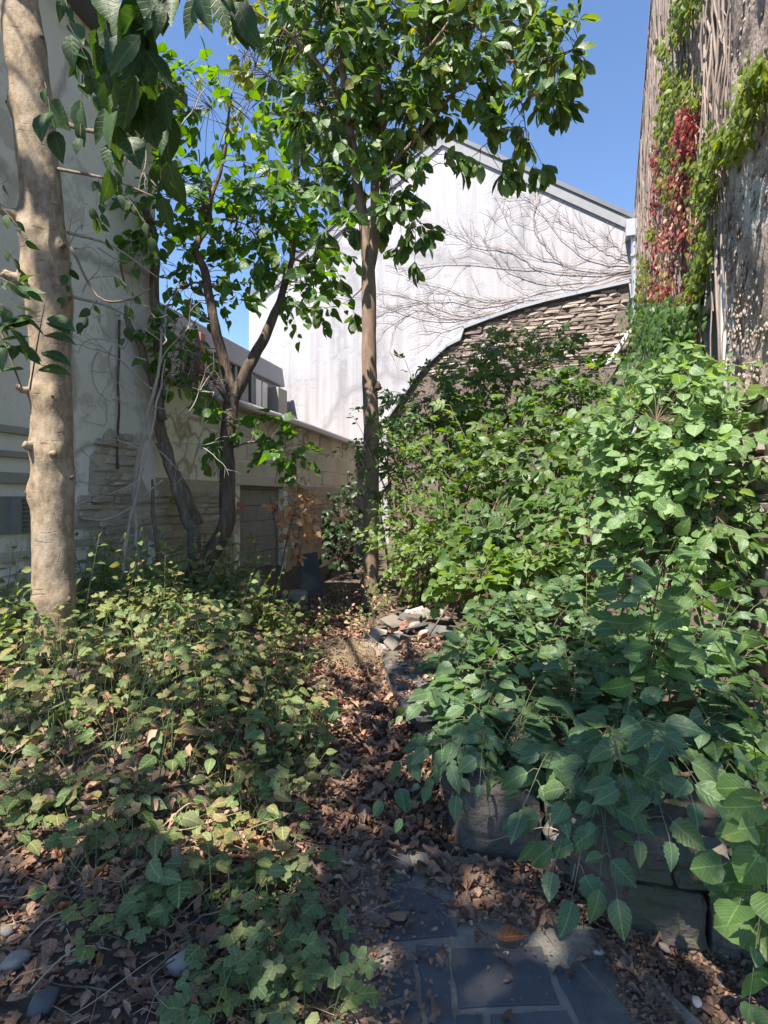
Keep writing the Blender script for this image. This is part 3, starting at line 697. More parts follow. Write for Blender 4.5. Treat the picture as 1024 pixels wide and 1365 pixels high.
# old rubble wall below the render line
top = [(520, 560), (565, 495), (598, 465), (616, 456), (621, 441), (655, 428), (690, 416), (730, 405), (770, 396), (838, 381)]
tz = [FG.uz(GP(*q)) for q in top]
rw = thing('rubble_wall', 'old pinkish rubble stone wall with curved zinc coping below the white gable', 'wall', FG.pt(3, 0))
prism('wall_core', rw, [FG.pt(tz[0][0], -.2, .004)] + [FG.pt(a, b, .004) for a, b in tz] + [FG.pt(tz[-1][0], -.2, .004)], FG.n * .10, 'pinkcore')
for (a, b), (c, d) in zip(tz[:-1], tz[1:]):
    A_, B_ = FG.pt(a, b, -.01), FG.pt(c, d, -.01); s_ = norm(B_ - A_)
    prism('coping', rw, [A_ - s_ * .02, B_ + s_ * .0, B_ + s_ * .0 + UP * .07, A_ - s_ * .02 + UP * .07], FG.n * .22, 'zinc')
tu = [a for a, b in tz]; tzz = [b for a, b in tz]
lowu, lowz = FG.uz(GP(600, 520))
courses(rw, FG, FG.uz(GP(585, 500))[0], tu[-1] - .05, 4.35, 6.0, 'pinkstone', (.045, .1), (.14, .48), (.115, .16), lambda a, b: b < np.interp(a, tu, tzz) - .06, cap=300, rough=.09, gap=.01)
tubeobj('waste_pipe', rw, curve([GP(838, 446, .3), GP(826, 466, .32), GP(808, 492, .34)], 8), .055, 'whitemetal', 10)

# ------------------------------------------------------------------ left garden wall / shed with tiled eave, tall plastered house nearer
eave = 2.84; kl = math.sqrt(1 + .2288 ** 2)
ul = lambda x: dL(x) * kl
d0, d1, dz = ul(320), ul(378), 1.70
shed = thing('garden_shed', 'low limewashed stone shed with tiled eave and blocked up doorway', 'shed', FL.pt(ul(400), 0))
uA, uB = ul(205) + .003, ul(478)
pts = [(uA, -.2), (d0, -.2), (d0, dz), (d1, dz), (d1, -.2), (uB, -.2), (uB, eave), (uA, eave)]
prism('wall', shed, [FL.pt(a, b) for a, b in pts], FL.n * -.4, 'leftwall')
prism('lintel', shed, [FL.pt(d0 - .15, dz, .003), FL.pt(d1 + .2, dz, .003), FL.pt(d1 + .2, dz + .17, .003), FL.pt(d0 - .15, dz + .17, .003)], FL.n * .03, 'limeblock', .01)
n = 0; z = -.1
while z < dz:                                     # concrete block infill, set back in the doorway
    u = d0 - (.25 if n % 2 else 0)
    while u < d1:
        a, b = max(u, d0), min(u + .5, d1)
        if b - a > .05: piece('block', shed, FL, a + .004, b - .004, z + .004, min(z + .25, dz) - .004, -.3, -.09, 'concrete', n % 6, .012, .02)
        u += .5
    z += .25; n += 1
piece('brick', shed, FL, d0 - .1, d0 + .12, 1.38, 1.46, -.1, .02, 'brick', 1, .03, .05)
piece('brick', shed, FL, d0 - .1, d0 + .1, 1.27, 1.36, -.1, .02, 'brick', 2, .03, .05)
# limewashed blocks of the top courses
for r, (za, zb) in enumerate([(2.42, 2.78), (2.07, 2.40), (1.78, 2.05)]):
    u = ul(268) + r * .21
    while u < uB - .2:
        ll = random.uniform(.42, .85)
        if random.random() < .85: piece('block', shed, FL, u + .008, min(u + ll, uB) - .008, za + .008, zb - .008, -.06, random.uniform(.006, .03), 'limeblock', random.randrange(6), .025, .03)
        u += ll
for a, b in ((uA + .02, d0 - .2), (d1 + .2, uB - .02)): prism('stone_backing', shed, [FL.pt(a, .3, .003), FL.pt(b, .3, .003), FL.pt(b, 1.74, .003), FL.pt(a, 1.74, .003)], FL.n * .012, 'palecore')
courses(shed, FL, uA, uB - .1, .55, 1.74, 'schist', (.05, .11), (.15, .5), (.015, .06), lambda a, b: not (d0 - .3 < a < d1 + .3), cap=260)
# roof strip with clay tiles and gutter
prism('roof_deck', shed, [FL.pt(uA, eave + .003, .1), FL.pt(uB, eave + .003, .1), FL.pt(uB, eave + .35, -1.3), FL.pt(uA, eave + .35, -1.3)], (0, 0, .04), 'wood')
def tile_mesh():
    a = np.linspace(-math.pi / 2, math.pi / 2, 7); v = []
    for t, sc in ((0, 1.0), (1, .86)):
        for s2 in (1.0, .82): v += [(sc * s2 * .5 * math.sin(q), t, sc * s2 * .38 * math.cos(q)) for q in a]
    v = A3(v); f = []
    for j in range(6):
        f += [(j, j + 1, 15 + j, 14 + j), (7 + j, 21 + j, 22 + j, 8 + j), (j, 7 + j, 8 + j, j + 1)]
    return mesh_np('tile', v, f, M['tile'], False)
tm = tile_mesh(); u = ul(240)
sl_ = norm(A3([*(FL.n[:2] * -1.4), .32]))
while u < uB - .1:
    for r in range(2):
        q = FL.pt(u + random.uniform(-.01, .01), eave + .045 + .09 * r + random.uniform(0, .01), .16 - .42 * r)
        x = -FL.a; link('tile', tm, shed, mat4(x * .2, sl_ * .5, np.cross(x, sl_) * .2, q))
    u += .19
gq = [FL.pt(t, eave - .02 - .01 * math.sin(t), .19) for t in np.linspace(ul(270), uB, 10)]
tubeobj('gutter', shed, gq, .06, 'zinc', 10)
bar('gutter_flashing', shed, FL, ul(380), uB + .2, eave + .40, eave + .44, -1.1, -1.0, 'zinc')

th = thing('plastered_house', 'tall pale plastered house wall behind the thick pale trunk', 'house', FL.pt(4, 0))
prism('wall', th, [FL.pt(3.0, -.2, .02), FL.pt(uA - .003, -.2, .02), FL.pt(uA - .003, 6.0, .02), FL.pt(3.0, 6.0, .02)], FL.n * -5, 'tallwall')
prism('roof', th, [FL.pt(2.8, 5.95, .3), FL.pt(uA + .2, 5.95, .3), FL.pt(uA + .2, 6.1, .3), FL.pt(2.8, 6.1, .3)], FL.n * -5.4, 'slateroof')
pa, pb = ul(108), uA - .12
prism('stone_backing', th, [FL.pt(pa, .3, .0205), FL.pt(pb, .3, .0205), FL.pt(pb + .05, 1.5, .0205), FL.pt(pb - .2, 1.75, .0205), FL.pt(pb - .3, 2.1, .0205), FL.pt(pa + .35, 2.2, .0205), FL.pt(pa + .1, 1.9, .0205)], FL.n * .012, 'palecore', cuts=3, rough=.05)
courses(th, FL, pa, pb - .05, 1.05, 2.12, 'schist', (.045, .1), (.12, .42), (.035, .075), lambda a, b: b < 1.55 or (a < pb - .3 and a > pa + .25), cap=120)
courses(th, FL, ul(-20), uA - .15, .55, 1.05, 'schist', (.06, .12), (.2, .5), (.01, .05), lambda a, b: random.random() < .8, cap=70)
for zz, hh in ((1.62, .09), (1.83, .05), (2.02, .06)):
    piece('ledge', th, FL, ul(-40), ul(58), zz, zz + hh, -.02, .07, 'concrete', 2, .02, .05)
u0, u1 = ul(-25), ul(37)
vent = bar('vent', th, FL, u0, u1, 1.22, 1.52, .021, .05, 'greypaint')
for a in np.arange(1.25, 1.5, .035):
    piece('slat', vent, FL, u0 + .3, u1 - .04, a, a + .008, .03, .085, 'greypaint', 0, .0, .02)
bar('post', vent, FL, u0 + .22, u0 + .29, 1.22, 1.52, .05, .09, 'greypaint')
q0 = FL.pt(ul(150), 1.8, .06); q1 = FL.pt(ul(152), 3.3, .06)
tubeobj('cable', th, wob(curve([q0, (q0 + q1) / 2, q1], 14), .015), .012, 'bark2', 6)

# mansard house glimpsed above the shed roof
FM = Frame(FL.pt(0, 0, -2.0), FL.a, FL.n)
ms = thing('mansard_house', 'grey mansard roofed house with dark dormer windows above the shed', 'house', FM.pt(13, 0))
ua, ub = 8.5, 15.25
prism('wall', ms, [FM.pt(ua, -.2), FM.pt(ub + .25, -.2), FM.pt(ub + .25, 3.75), FM.pt(ub - .1, 4.75), FM.pt(ua, 4.75)], FM.n * -4, 'mansard')
prism('fascia', ms, [FM.pt(ua, 4.35, .004), FM.pt(ub + .05, 4.35, .004), FM.pt(ub - .12, 4.8, .004), FM.pt(ua, 4.8, .004)], FM.n * .12, 'mansard', .02)
for (a, b) in ((9.6, 11.0), (11.25, 12.7), (12.95, 13.5)):
    wdw = bar('window', ms, FM, a, b, 3.65, 4.33, .003, .03, 'glass')
    bar('frame', wdw, FM, a - .06, a + .05, 3.6, 4.34, .004, .07, 'greypaint'); bar('frame', wdw, FM, b - .05, b + .06, 3.6, 4.34, .004, .07, 'greypaint')
for a in (13.65, 14.0): bar('panel', ms, FM, a, a + .28, 3.5, 4.25, .003, .09, 'whitemetal')
bar('panel', ms, FM, 14.45, 15.0, 3.5, 4.2, .003, .3, 'concrete')
bar('chimney_post', ms, FM, 11.02, 11.2, 3.7, 4.6, .0, .2, 'brick')

# ------------------------------------------------------------------ retaining edge of the right bed and loose masonry
def boulder_mesh(mat, var, sub=2):
    key = ('b', mat, var, sub)
    if key not in _tm:
        bm = bmesh.new(); bmesh.ops.create_icosphere(bm, subdivisions=sub, radius=.6); o = Vector((var * 7.3, var * 3.1, 1.7))
        for v in bm.verts:
            n_ = v.co.normalized(); v.co = v.co * (1 + .28 * mnoise.noise(n_ * 1.6 + o) + .12 * mnoise.noise(n_ * 4 + o))
            for ax in ((.3, .2, .93), (-.8, .4, .45), (.5, -.85, .1)):      # a few broken flats
                a_ = Vector(ax).normalized(); h_ = v.co.dot(a_)
                if h_ > .38: v.co -= a_ * (h_ - .38) * .85
        _tm[key] = mesh_bm('boulder_' + mat, bm, M[mat], sub > 1)
    return _tm[key]
def block(name, label, cat, c, size, rz, mat, var=0, group=None, tilt=(0, 0), rough=.05, bev=.07):
    o = link(name, boulder_mesh(mat, var) if bev >= .14 else stone_mesh(mat, var, rough, bev), None, Matrix.Translation(Vector([float(v) for v in c])) @ Matrix.Rotation(rz, 4, 'Z') @ Matrix.Rotation(tilt[0], 4, 'X') @ Matrix.Rotation(tilt[1], 4, 'Y') @ Matrix.Diagonal((*size, 1)))
    return tag(o, label, cat, group)
def rough_block(name, parent, fr, u0, u1, z0, z1, p0, p1, mat, seed):
    bm = bmesh.new(); bmesh.ops.create_cube(bm, size=1); bmesh.ops.bevel(bm, geom=bm.edges[:], offset=.06, segments=1, affect='EDGES'); bmesh.ops.subdivide_edges(bm, edges=bm.edges[:], cuts=7, use_grid_fill=True)
    for v in bm.verts:
        q = fr.pt((u0 + u1) / 2 + v.co.x * (u1 - u0), (z0 + z1) / 2 + v.co.z * (z1 - z0), (p0 + p1) / 2 + v.co.y * (p1 - p0)); w_ = Vector(q); o = Vector((seed * 3.7, 0, 0))
        lay = mnoise.noise(Vector((w_.x * 2, w_.y * 2, w_.z * 26)) + o)
        h = .014 * mnoise.noise(w_ * 7 + o) + .008 * mnoise.noise(w_ * 19 + o) + .011 * (1 if lay > .15 else (-.6 if lay < -.2 else 0))
        d_ = fr.n * v.co.y + fr.a * v.co.x * .6 + UP * v.co.z * .6; v.co = w_ + Vector(norm(d_)) * h
    bmesh.ops.recalc_face_normals(bm, faces=bm.faces[:]); return link(name, mesh_bm(name, bm, M[mat]), parent)
rt = thing('retaining_wall', 'low edging of dark stone blocks holding up the leafy right bed', 'wall', (.6, 2.4, 0))
line = EDGE[1:-1]
for j, ((xa, ya), (xb, yb)) in enumerate(zip(line[:-1], line[1:])):
    A_, B_ = A3([xa, ya, 0]), A3([xb, yb, 0]); a = norm(B_ - A_); fr = Frame(A_, a, np.cross(UP, a) * -1)
    if np.dot(fr.n, A3([-1, -1, 0])) < 0: fr.n = -fr.n
    L_ = np.linalg.norm(B_ - A_); hh = [.16, .18, .2, .22, .25, .29, .3, .3, .33, .32][j]
    if j in (7, 8):
        rough_block('block', rt, fr, .0, L_ * .72 - .006, -.05, hh * .6, -.2, .0, 'edging', j); rough_block('block', rt, fr, L_ * .72 + .006, L_ - .006, -.05, hh * .56, -.2, -.012, 'edging', j + 20)
        rough_block('block', rt, fr, .01, L_ * .45 - .006, hh * .615, hh, -.2, -.01, 'edging', j + 30); rough_block('block', rt, fr, L_ * .45 + .006, L_ - .02, hh * .615, hh * .97, -.2, -.018, 'edging', j + 40)
    else: rough_block('block', rt, fr, .006, L_ - .012, -.05, hh, -.2, .0, 'edging', j)
cop = [G(512, 890, .26), G(585, 888, .26), G(600, 905, .26), G(592, 922, .26), G(527, 926, .26)]
prism('coping_slab', rt, cop, (0, 0, .045), 'slate', .006)
cop = [G(527, 929, .262), G(590, 926, .262), G(596, 960, .262), G(545, 966, .262)]
prism('coping_slab', rt, cop, (0, 0, .04), 'slate', .006)

# rubble heap beside the path
hc = P(545, 850, 5.9)
kinds = [('rubble', 'rubble_stone', 'broken pale stone in the rubble heap beside the path', 'stone'), ('slate', 'slate_shard', 'dark slate shard lying in the rubble heap', 'slate'), ('brick', 'brick_fragment', 'broken red brick in the rubble heap', 'brick')]
for j in range(46):
    a = RG.uniform(0, 6.28); r = .42 * math.sqrt(RG.random()); x = hc[0] + r * math.cos(a) * 1.1; y = hc[1] + r * math.sin(a)
    zz = float(zg(x, y)) + max(.02, .44 * (1 - r / .47) * RG.uniform(.4, 1)); k = 0 if j % 5 < 3 else (1 if j % 5 == 3 else 2)
    sz = A3([.12, .095, .065]) * RG.uniform(.7, 1.7) if k == 0 else (A3([.2, .14, .025]) * RG.uniform(.7, 1.3) if k == 1 else A3([.1, .055, .05]) * RG.uniform(.7, 1.3))
    mt, nm, lb, ct = kinds[k]
    block(nm, lb, ct, (x, y, zz), sz, RG.uniform(0, 3), mt, j % 6, lb.split(' in the')[0].split(' lying')[0] + 's of the heap', (RG.normal(0, .3), RG.normal(0, .3)), .1, .14 if (k == 0 and j % 2) else .1)
for j, (x, y, d, sx, sy, sz) in enumerate([(546, 862, 5.5, .17, .14, .22), (552, 828, 5.7, .14, .12, .12)]):
    c = P(x, y, d); block('dressed_stone', ['upright squared grey stone at the front of the rubble heap', 'small squared stone topping the upright one in the heap'][j], 'stone', c, (sx, sy, sz), .2 - .5 * j, 'edging', j, None, (.05, .03), .05, .06)
c = P(585, 848, 5.7); block('leaning_slate', 'blue grey slate leaning behind the rubble heap', 'slate', c, (.36, .035, .24), -.1, 'slate', 1, None, (-.9, .1), .02, .03)
c = P(413, 768, 8.7); block('leaning_slate', 'tall dark slate panel leaning on the shed wall', 'slate', c, (.3, .05, .66), .25, 'slate', 2, None, (-.16, -.1), .012, .02)
c = P(383, 800, 8.4); block('step_block', 'squared grey concrete step in front of the blocked doorway', 'step', c, (.55, .32, .24), .25, 'concrete', 1, None, (0, 0), .02, .04)
c = P(352, 806, 8.0); block('step_block', 'smaller grey block beside the concrete step', 'step', c, (.22, .3, .24), .4, 'concrete', 3, None, (0, 0), .03, .05)
c = P(326, 787, 7.2); block('mossy_block', 'mossy squared stone standing on another by the twisted trunk', 'stone block', c, (.42, .22, .26), .15, 'limeblock', 2, None, (0, 0), .025, .05)
c = P(329, 816, 7.15); block('mossy_block', 'mossy stone block under the other mossy squared stone', 'stone block', c, (.4, .25, .24), .2, 'limeblock', 4, None, (0, 0), .03, .05)
c = P(350, 800, 7.05); block('wooden_stake', 'short weathered wooden stake beside the mossy blocks', 'stake', c, (.06, .06, .5), .2, 'wood', 1, None, (0, .03), .03, .05)
c = P(326, 836, 6.3); block('white_stone', 'bright white stone in the sun at the edge of the left bed', 'stone', c, (.2, .16, .18), .4, 'palestone', 3, None, (.3, .2), .1, .12)
for j, (x, y, sx) in enumerate([(245, 1262, .11), (20, 1285, .075), (60, 1330, .09), (10, 1240, .05)]):
    q = G(x, y, .12); q[2] = float(zg(q[0], q[1])) + .03
    block('field_stone', ['lichen covered pale stone among the dry stems', 'pale rounded stone in the bare corner of the bed', 'blue grey stone in the bare corner of the bed', 'small buff stone beside the pale rounded stone'][j], 'stone', q, (sx, sx * .7, sx * .5), j * .7, ['concrete', 'rubble', 'slate', 'rubble'][j], j, None, (.1 * j, .1), .13, .22)
# ------------------------------------------------------------------ trees
def pxr(x, y, d, r): return (P(x, y, d), r * d / F)
OV3 = ['ovate0', 'ovate1', 'ovate2']; OL3 = ['ovlow0', 'ovlow1', 'ovlow2']; LA3 = ['lance0', 'lance1', 'lance2']; OB3 = ['obov0', 'obov1', 'obov2']
HE3 = ['heart0', 'heart1', 'heart2']; RO3 = ['round0', 'round1', 'round2']; SE3 = ['serr0', 'serr1', 'serr2']; LO3 = ['lobed0', 'lobed1', 'lobed2']
CE3 = ['celan0', 'celan1', 'celan2']; PI3 = ['pinn0', 'pinn1', 'pinn2']; TR3 = ['tri0', 'tri1', 'tri2']; DE3 = ['dead0', 'dead1', 'dead2']
CAMV = A3([0, -1., .1])
def blob(x, y, d, rx, ry, n, rd=None): 
    r = d / F; return (P(x, y, d), (rx * r, (rd if rd else (rx + ry) / 2 * r), ry * r), n)

# --- thick pale trunk on the left
D1 = 4.1
t1 = Plant('broadleaf_tree', 'thick pale smooth trunk with branch scars and large drooping dark leaves', 'tree', ground(*P(72, 860, D1)[:2]))
prof = [(77, 915, 60), (76, 885, 44), (75, 855, 37), (73, 820, 33.5), (71, 700, 33), (70, 600, 33.5), (69, 540, 32), (68, 480, 31.5), (66, 420, 36), (62, 370, 38), (59, 325, 37), (55, 270, 33), (50, 200, 32.5), (40, 110, 32), (30, 40, 33), (22, -30, 31), (16, -160, 28), (30, -330, 24), (10, -560, 16), (30, -800, 7)]
pr_ = [pxr(x, y, D1, r * .77) for x, y, r in prof]; ctr = curve([q for q, r in pr_], 190); rr_ = np.interp(np.linspace(0, 1, len(ctr)), np.linspace(0, 1, len(pr_)), [r for q, r in pr_])
v, f = tube(ctr, rr_, 36)
scars = [(38, 300, -1), (88, 338, 1), (50, 320, .3), (40, 382, -1), (101, 405, 1.2), (56, 600, .1), (82, 612, .5), (46, 660, -.6), (104, 640, 1.2), (82, 537, .5), (48, 528, -.3), (64, 808, .2), (98, 800, .9), (18, 150, -.8), (66, 60, 1)]
sp_ = []
for x, y, sd in scars:
    c = np.interp(y, [q[1] for q in prof][::-1], [q[0] for q in prof][::-1]); r = np.interp(y, [q[1] for q in prof][::-1], [q[2] for q in prof][::-1]) * .82 * D1 / F
    cc = P(c, y, D1); dirv = norm(A3([max(-1, min(1, (x - c) / 30)), -1 + .6 * abs(sd), .12])); sp_.append((cc + dirv * r, dirv, r))
for i in range(len(v)):
    q = Vector(v[i]); o = v[i] - ctr[min(i // 36, len(ctr) - 1)]; o = norm(A3([o[0], o[1], 0]))
    h = .010 * mnoise.noise(q * 3.2) + .004 * mnoise.noise(q * 11) + .002 * mnoise.noise(Vector((q.x * 12, q.y * 12, q.z * 60)))
    for s0, dv, r in sp_:
        dd = np.linalg.norm(v[i] - s0); h += .03 * math.exp(-(dd / .08) ** 2)
    v[i] = v[i] + o * h
link('trunk', mesh_np('trunk', v, f, M['bark1']), t1.root); t1.skel.append(np.c_[ctr[60:], rr_[60:]])
for j, (s0, dv, r) in enumerate(sp_):
    L_ = [.09, .01, .0, .07, .01, .03, .02, .0, .005, .0, .05, .0, .0, .0, .0][j]; R_ = [.035, .015, .012, .035, .014, .026, .022, .014, .014, .01, .022, .012, .012, .014, .016][j]
    st = curve([s0 - dv * .05, s0 + dv * .01, s0 + dv * (L_ * .6 + .02), s0 + dv * (L_ + .03) + UP * .25 * L_], 9)
    vv, ff = tube(st, np.interp(np.linspace(0, 1, len(st)), [0, .35, .7, 1], [R_ * 2.2, R_ * 1.3, R_ * .95, R_ * .8]), 14)
    vv = vv + A3([mnoise.noise_vector(Vector(q) * 22) for q in vv]) * .009
    link('branch_stub', mesh_np('branch_stub', vv, ff, M['bark1'] if j in (0, 3, 5, 6, 10) else M['scar']), t1.root)
    if L_ > .04:
        e1 = s0 + dv * (L_ + .031) + UP * .25 * L_; link('cut_end', mesh_np('cut_end', *tube(A3([e1 - dv * .004, e1 + dv * .003]), R_ * .74, 12), M['scar']), t1.root)
# limbs: fork at the top and the bough that hangs over the path
t1.branch([P(24, -10, D1), P(-20, -110, D1 - .2), P(-90, -260, D1 - .5), P(-160, -440, D1 - .7)], [.1, .08, .06, .03], 'bark1', 'limb', 12, w=.03)
t1.branch([P(20, -60, D1), P(60, -160, 3.6), P(140, -330, 2.9), P(150, -700, 2.2), A3([-.5, .9, 5.6])], [.1, .08, .05, .03, .015], 'bark1', 'limb', 10, w=.03)
t1.branch([P(70, 160, D1 - .1), P(110, 172, 3.6), P(150, 185, 3.2), P(210, 250, 2.8)], [.018, .014, .01, .004], 'twigbrown', 'branch', 6)
t1.branch([P(76, 225, D1), P(150, 240, 3.9), P(205, 262, 3.7)], [.012, .008, .004], 'twigbrown', 'branch', 6)
t1.branch([P(140, -330, 2.9), P(180, -200, 2.5), P(240, -60, 2.3), P(300, -10, 2.2)], [.03, .02, .012, .005], 'twigbrown', 'branch', 6)
t1.branch([P(60, -160, 3.6), P(100, -80, 3.0), P(140, 0, 2.7), P(170, 60, 2.6)], [.03, .02, .012, .005], 'twigbrown', 'branch', 6)
t1.branch([P(95, 330, D1 - .1), P(130, 395, 3.95), P(170, 400, 3.9), P(200, 385, 3.8)], [.01, .008, .006, .003], 'twigbrown', 'branch', 6)
t1.branch([P(-10, 120, D1 - .4), P(-30, 300, 3.5), P(-5, 420, 3.3), P(30, 520, 3.3)], [.012, .01, .008, .004], 'twigbrown', 'branch', 6)
def hang(pl, x, y, d, L, n, size, kinds, mk, dx=0.0, **kw):
    pl.spray(P(x, y, d), A3([dx, RG.normal(0, .2), -.5]), L, n, size, kinds, mk, droop=.5, hang=1.0, out=.6, face=CAMV, fn=.6, **kw)
for x, y, d, n in [(90, 30, 2.9, 6), (130, 10, 2.6, 8), (170, -10, 2.5, 8), (210, -20, 2.4, 8), (250, -30, 2.3, 7), (290, -40, 2.3, 6), (150, 60, 2.6, 8), (190, 60, 2.5, 7), (100, 70, 3.0, 6), (150, 90, 2.8, 6), (110, 100, 3.0, 5), (185, 115, 2.7, 6), (160, 130, 2.9, 4), (212, 150, 2.8, 7), (222, 100, 2.6, 4), (130, -30, 2.5, 8), (230, -60, 2.3, 8), (80, -20, 3.0, 8), (60, 110, 3.4, 4), (270, -60, 2.3, 7)]:
    hang(t1, x, y, d, .22, n, .17, OV3 if RG.random() < .4 else LA3, 'tree_big', RG.normal(0, .3), w=1.0)
for x, y, d, n in [(95, 350, 3.9, 4), (150, 365, 3.9, 6), (130, 400, 3.9, 5), (175, 400, 3.8, 4), (115, 270, 3.9, 4), (165, 260, 3.8, 6), (130, 235, 3.9, 6), (150, 215, 3.8, 6), (190, 290, 3.7, 5), (5, 330, 3.5, 5), (10, 240, 3.6, 5), (5, 280, 3.6, 4)]:
    hang(t1, x, y, d, .16, n, .085, OV3, 'tree_big', RG.normal(0, .5))
# leafy shoot in front of the trunk
sh = curve([P(40, 520, 3.3), P(48, 470, 3.25), P(55, 430, 3.2), P(60, 405, 3.2)], 10); t1.twig(sh, .005)
for j in range(5):
    q = sh[2 + j * 2 - (j > 3)]
    for sg in (-1, 1):
        y = norm(A3([sg * 1.0, -.35, .12 - .09 * j + RG.normal(0, .08)])); t1.leaves(LA3, 'tree_big', frames(y[None], A3([[0, -.6, .9]]) + RG.normal(0, .15, (1, 3)), .17 + .02 * RG.random(), 1.25, (q + y * .04)[None]))
for x, y, d in [(0, 400, 3.2), (5, 450, 3.2), (10, 370, 3.3), (0, 425, 3.1)]: t1.spray(P(x - 20, y, d), A3([.8, -.2, -.1]), .2, 6, .13, LA3, 'tree_big', w=1.3, face=A3([0, -.5, .8]))
# crown above the picture: it leans over the path and shades the foreground
for c, r, n in [((-3.9, 2.2, 7.4), (1.0, 1.0, .7), 26), ((-3.8, 4.4, 8.4), (1.0, 1.0, .8), 24), ((-2.2, 1.4, 6.4), (.7, .7, .4), 16)]:
    t1.crown([(c, r, n)], .19, OL3, 'tree_big', .45, 9, limb=.05, mat='bark1', droop=.4, hang=.6, w=1.2, tr=.006)
t1.done(220)

# --- tree standing behind the viewer: its high crown throws the dappled shade over the foreground
t0_ = Plant('shade_tree', 'tall garden tree whose high crown shades the slate path', 'tree', (-3.6, -4.0, 0))
t0_.branch([A3([-3.6, -4, -.1]), A3([-3.5, -3.9, 2.5]), A3([-3.3, -3.6, 5.0]), A3([-3.0, -3.3, 8.2])], [.2, .17, .14, .05], 'bark1', 'trunk', 14, w=.03)
for e in [(-1.2, -2.6, 8.2), (-3.8, -1.5, 8.3), (-2.4, -4.6, 8.4), (-4.9, -3.2, 8.2), (-2.2, -1.2, 8.0)]: t0_.branch([A3([-3.25, -3.6, 5.4]), A3([-3.1, -3.4, 6.4]) * .5 + A3(e) * .5, A3(e)], [.09, .06, .02], 'bark1', 'limb', 8, w=.03)
t0_.crown([((-2.1, -2.2, 8.4), (1.9, 1.6, .8), 132), ((-3.6, -1.2, 8.4), (1.4, 1.3, .8), 48), ((-3.7, -3.6, 8.6), (1.3, 1.1, .8), 50), ((-.9, -3.4, 8.3), (1.2, 1.2, .6), 60)], .22, OL3, 'tree_big', .5, 9, limb=0, droop=.4, hang=.6, w=1.2, tr=.006)
t0_.done(0)

# --- twisted two-forked trunk in front of the shed
D2 = 6.3
t2 = Plant('forked_tree', 'dark ridged trunk forking into a V, with heart shaped green leaves', 'tree', ground(*P(258, 800, D2)[:2]))
def limb2(pts, r, w=.02, nm='limb', mat='bark2', k=14): return t2.branch([P(*q) for q in pts], r, mat, nm, k, n=8 * len(pts), w=w, sc=5)
limb2([(248, 835, D2), (252, 790, D2), (275, 745, D2 - .1), (298, 712, D2 - .15), (304, 660, D2 - .15), (301, 600, D2 - .1), (308, 548, D2), (312, 525, D2)], [.13, .12, .1, .085, .08, .075, .08, .075], .02, 'trunk')
limb2([(311, 530, D2), (298, 480, D2), (286, 430, D2 - .1), (275, 370, D2 - .1), (258, 325, D2 - .2)], [.06, .055, .05, .045, .035])
limb2([(262, 330, D2 - .2), (278, 300, D2 - .1), (284, 258, D2), (300, 200, D2), (310, 120, D2)], [.038, .03, .024, .018, .008])
limb2([(312, 530, D2), (332, 490, D2), (352, 450, D2 + .1), (370, 410, D2 + .2), (384, 365, D2 + .3), (400, 290, D2 + .4)], [.065, .06, .055, .045, .035, .015])
limb2([(262, 700, D2 + .4), (225, 610, D2 + .3), (214, 560, D2 + .3), (213, 470, D2 + .2), (207, 380, D2 + .2), (205, 320, D2 + .2), (190, 270, D2 + .2), (150, 205, D2)], [.08, .065, .06, .055, .05, .045, .035, .02], .03, 'limb', 'barkgrey')
limb2([(262, 790, D2 + .1), (258, 720, D2 + .2), (245, 680, D2 + .3), (215, 590, D2 + .25)], [.08, .07, .06, .05], .03, 'limb', 'barkgrey')
limb2([(218, 560, D2 + .2), (195, 480, D2), (170, 430, D2 - .1), (165, 390, D2 - .1), (160, 350, D2 - .2)], [.045, .04, .03, .024, .012], .03, 'limb', 'barkgrey')
limb2([(225, 830, D2 - .6), (214, 760, D2 - .6), (205, 690, D2 - .6), (203, 640, D2 - .5)], [.025, .022, .02, .012], .01, 'limb', 'twigbrown', 8)
limb2([(310, 548, D2), (285, 505, D2 - .2), (262, 498, D2 - .3)], [.03, .025, .02], .03, 'limb', 'bark2', 8)
for x, y in [(258, 508), (268, 500), (275, 512), (262, 496)]:        # knot of dead twigs
    for _ in range(9):
        a = P(x + RG.normal(0, 6), y + RG.normal(0, 5), D2 - .3); t2.twig(curve([a, a + RG.normal(0, .09, 3), a + RG.normal(0, .14, 3)], 5), .006)
kw2 = dict(droop=.35, hang=.55, face=A3([-.2, -.45, .75]), fn=.5, tr=.004)
t2.crown([blob(255, 250, D2 - .2, 50, 40, 28), blob(330, 300, D2, 75, 48, 46), blob(245, 385, D2, 42, 48, 24), blob(300, 380, D2 - .1, 40, 40, 9), blob(400, 385, D2 + .2, 45, 40, 22), blob(360, 235, D2 + .1, 60, 45, 28), blob(215, 300, D2, 36, 40, 16),
          blob(240, 465, D2 + .1, 36, 45, 26), blob(370, 600, D2 + .1, 40, 20, 18), blob(345, 575, D2, 30, 16, 9), blob(290, 575, D2 - .2, 22, 24, 8), blob(280, 140, D2 + .2, 70, 55, 34), blob(180, 130, D2, 60, 60, 34), blob(120, 60, D2, 60, 50, 34), blob(350, 320, D2 + .3, 60, 50, 20), blob(420, 330, D2 + .4, 40, 40, 14)],
         .125, HE3, 'lilac', .28, 6, limb=.016, mat='barkgrey', **kw2)
t2.done(300)

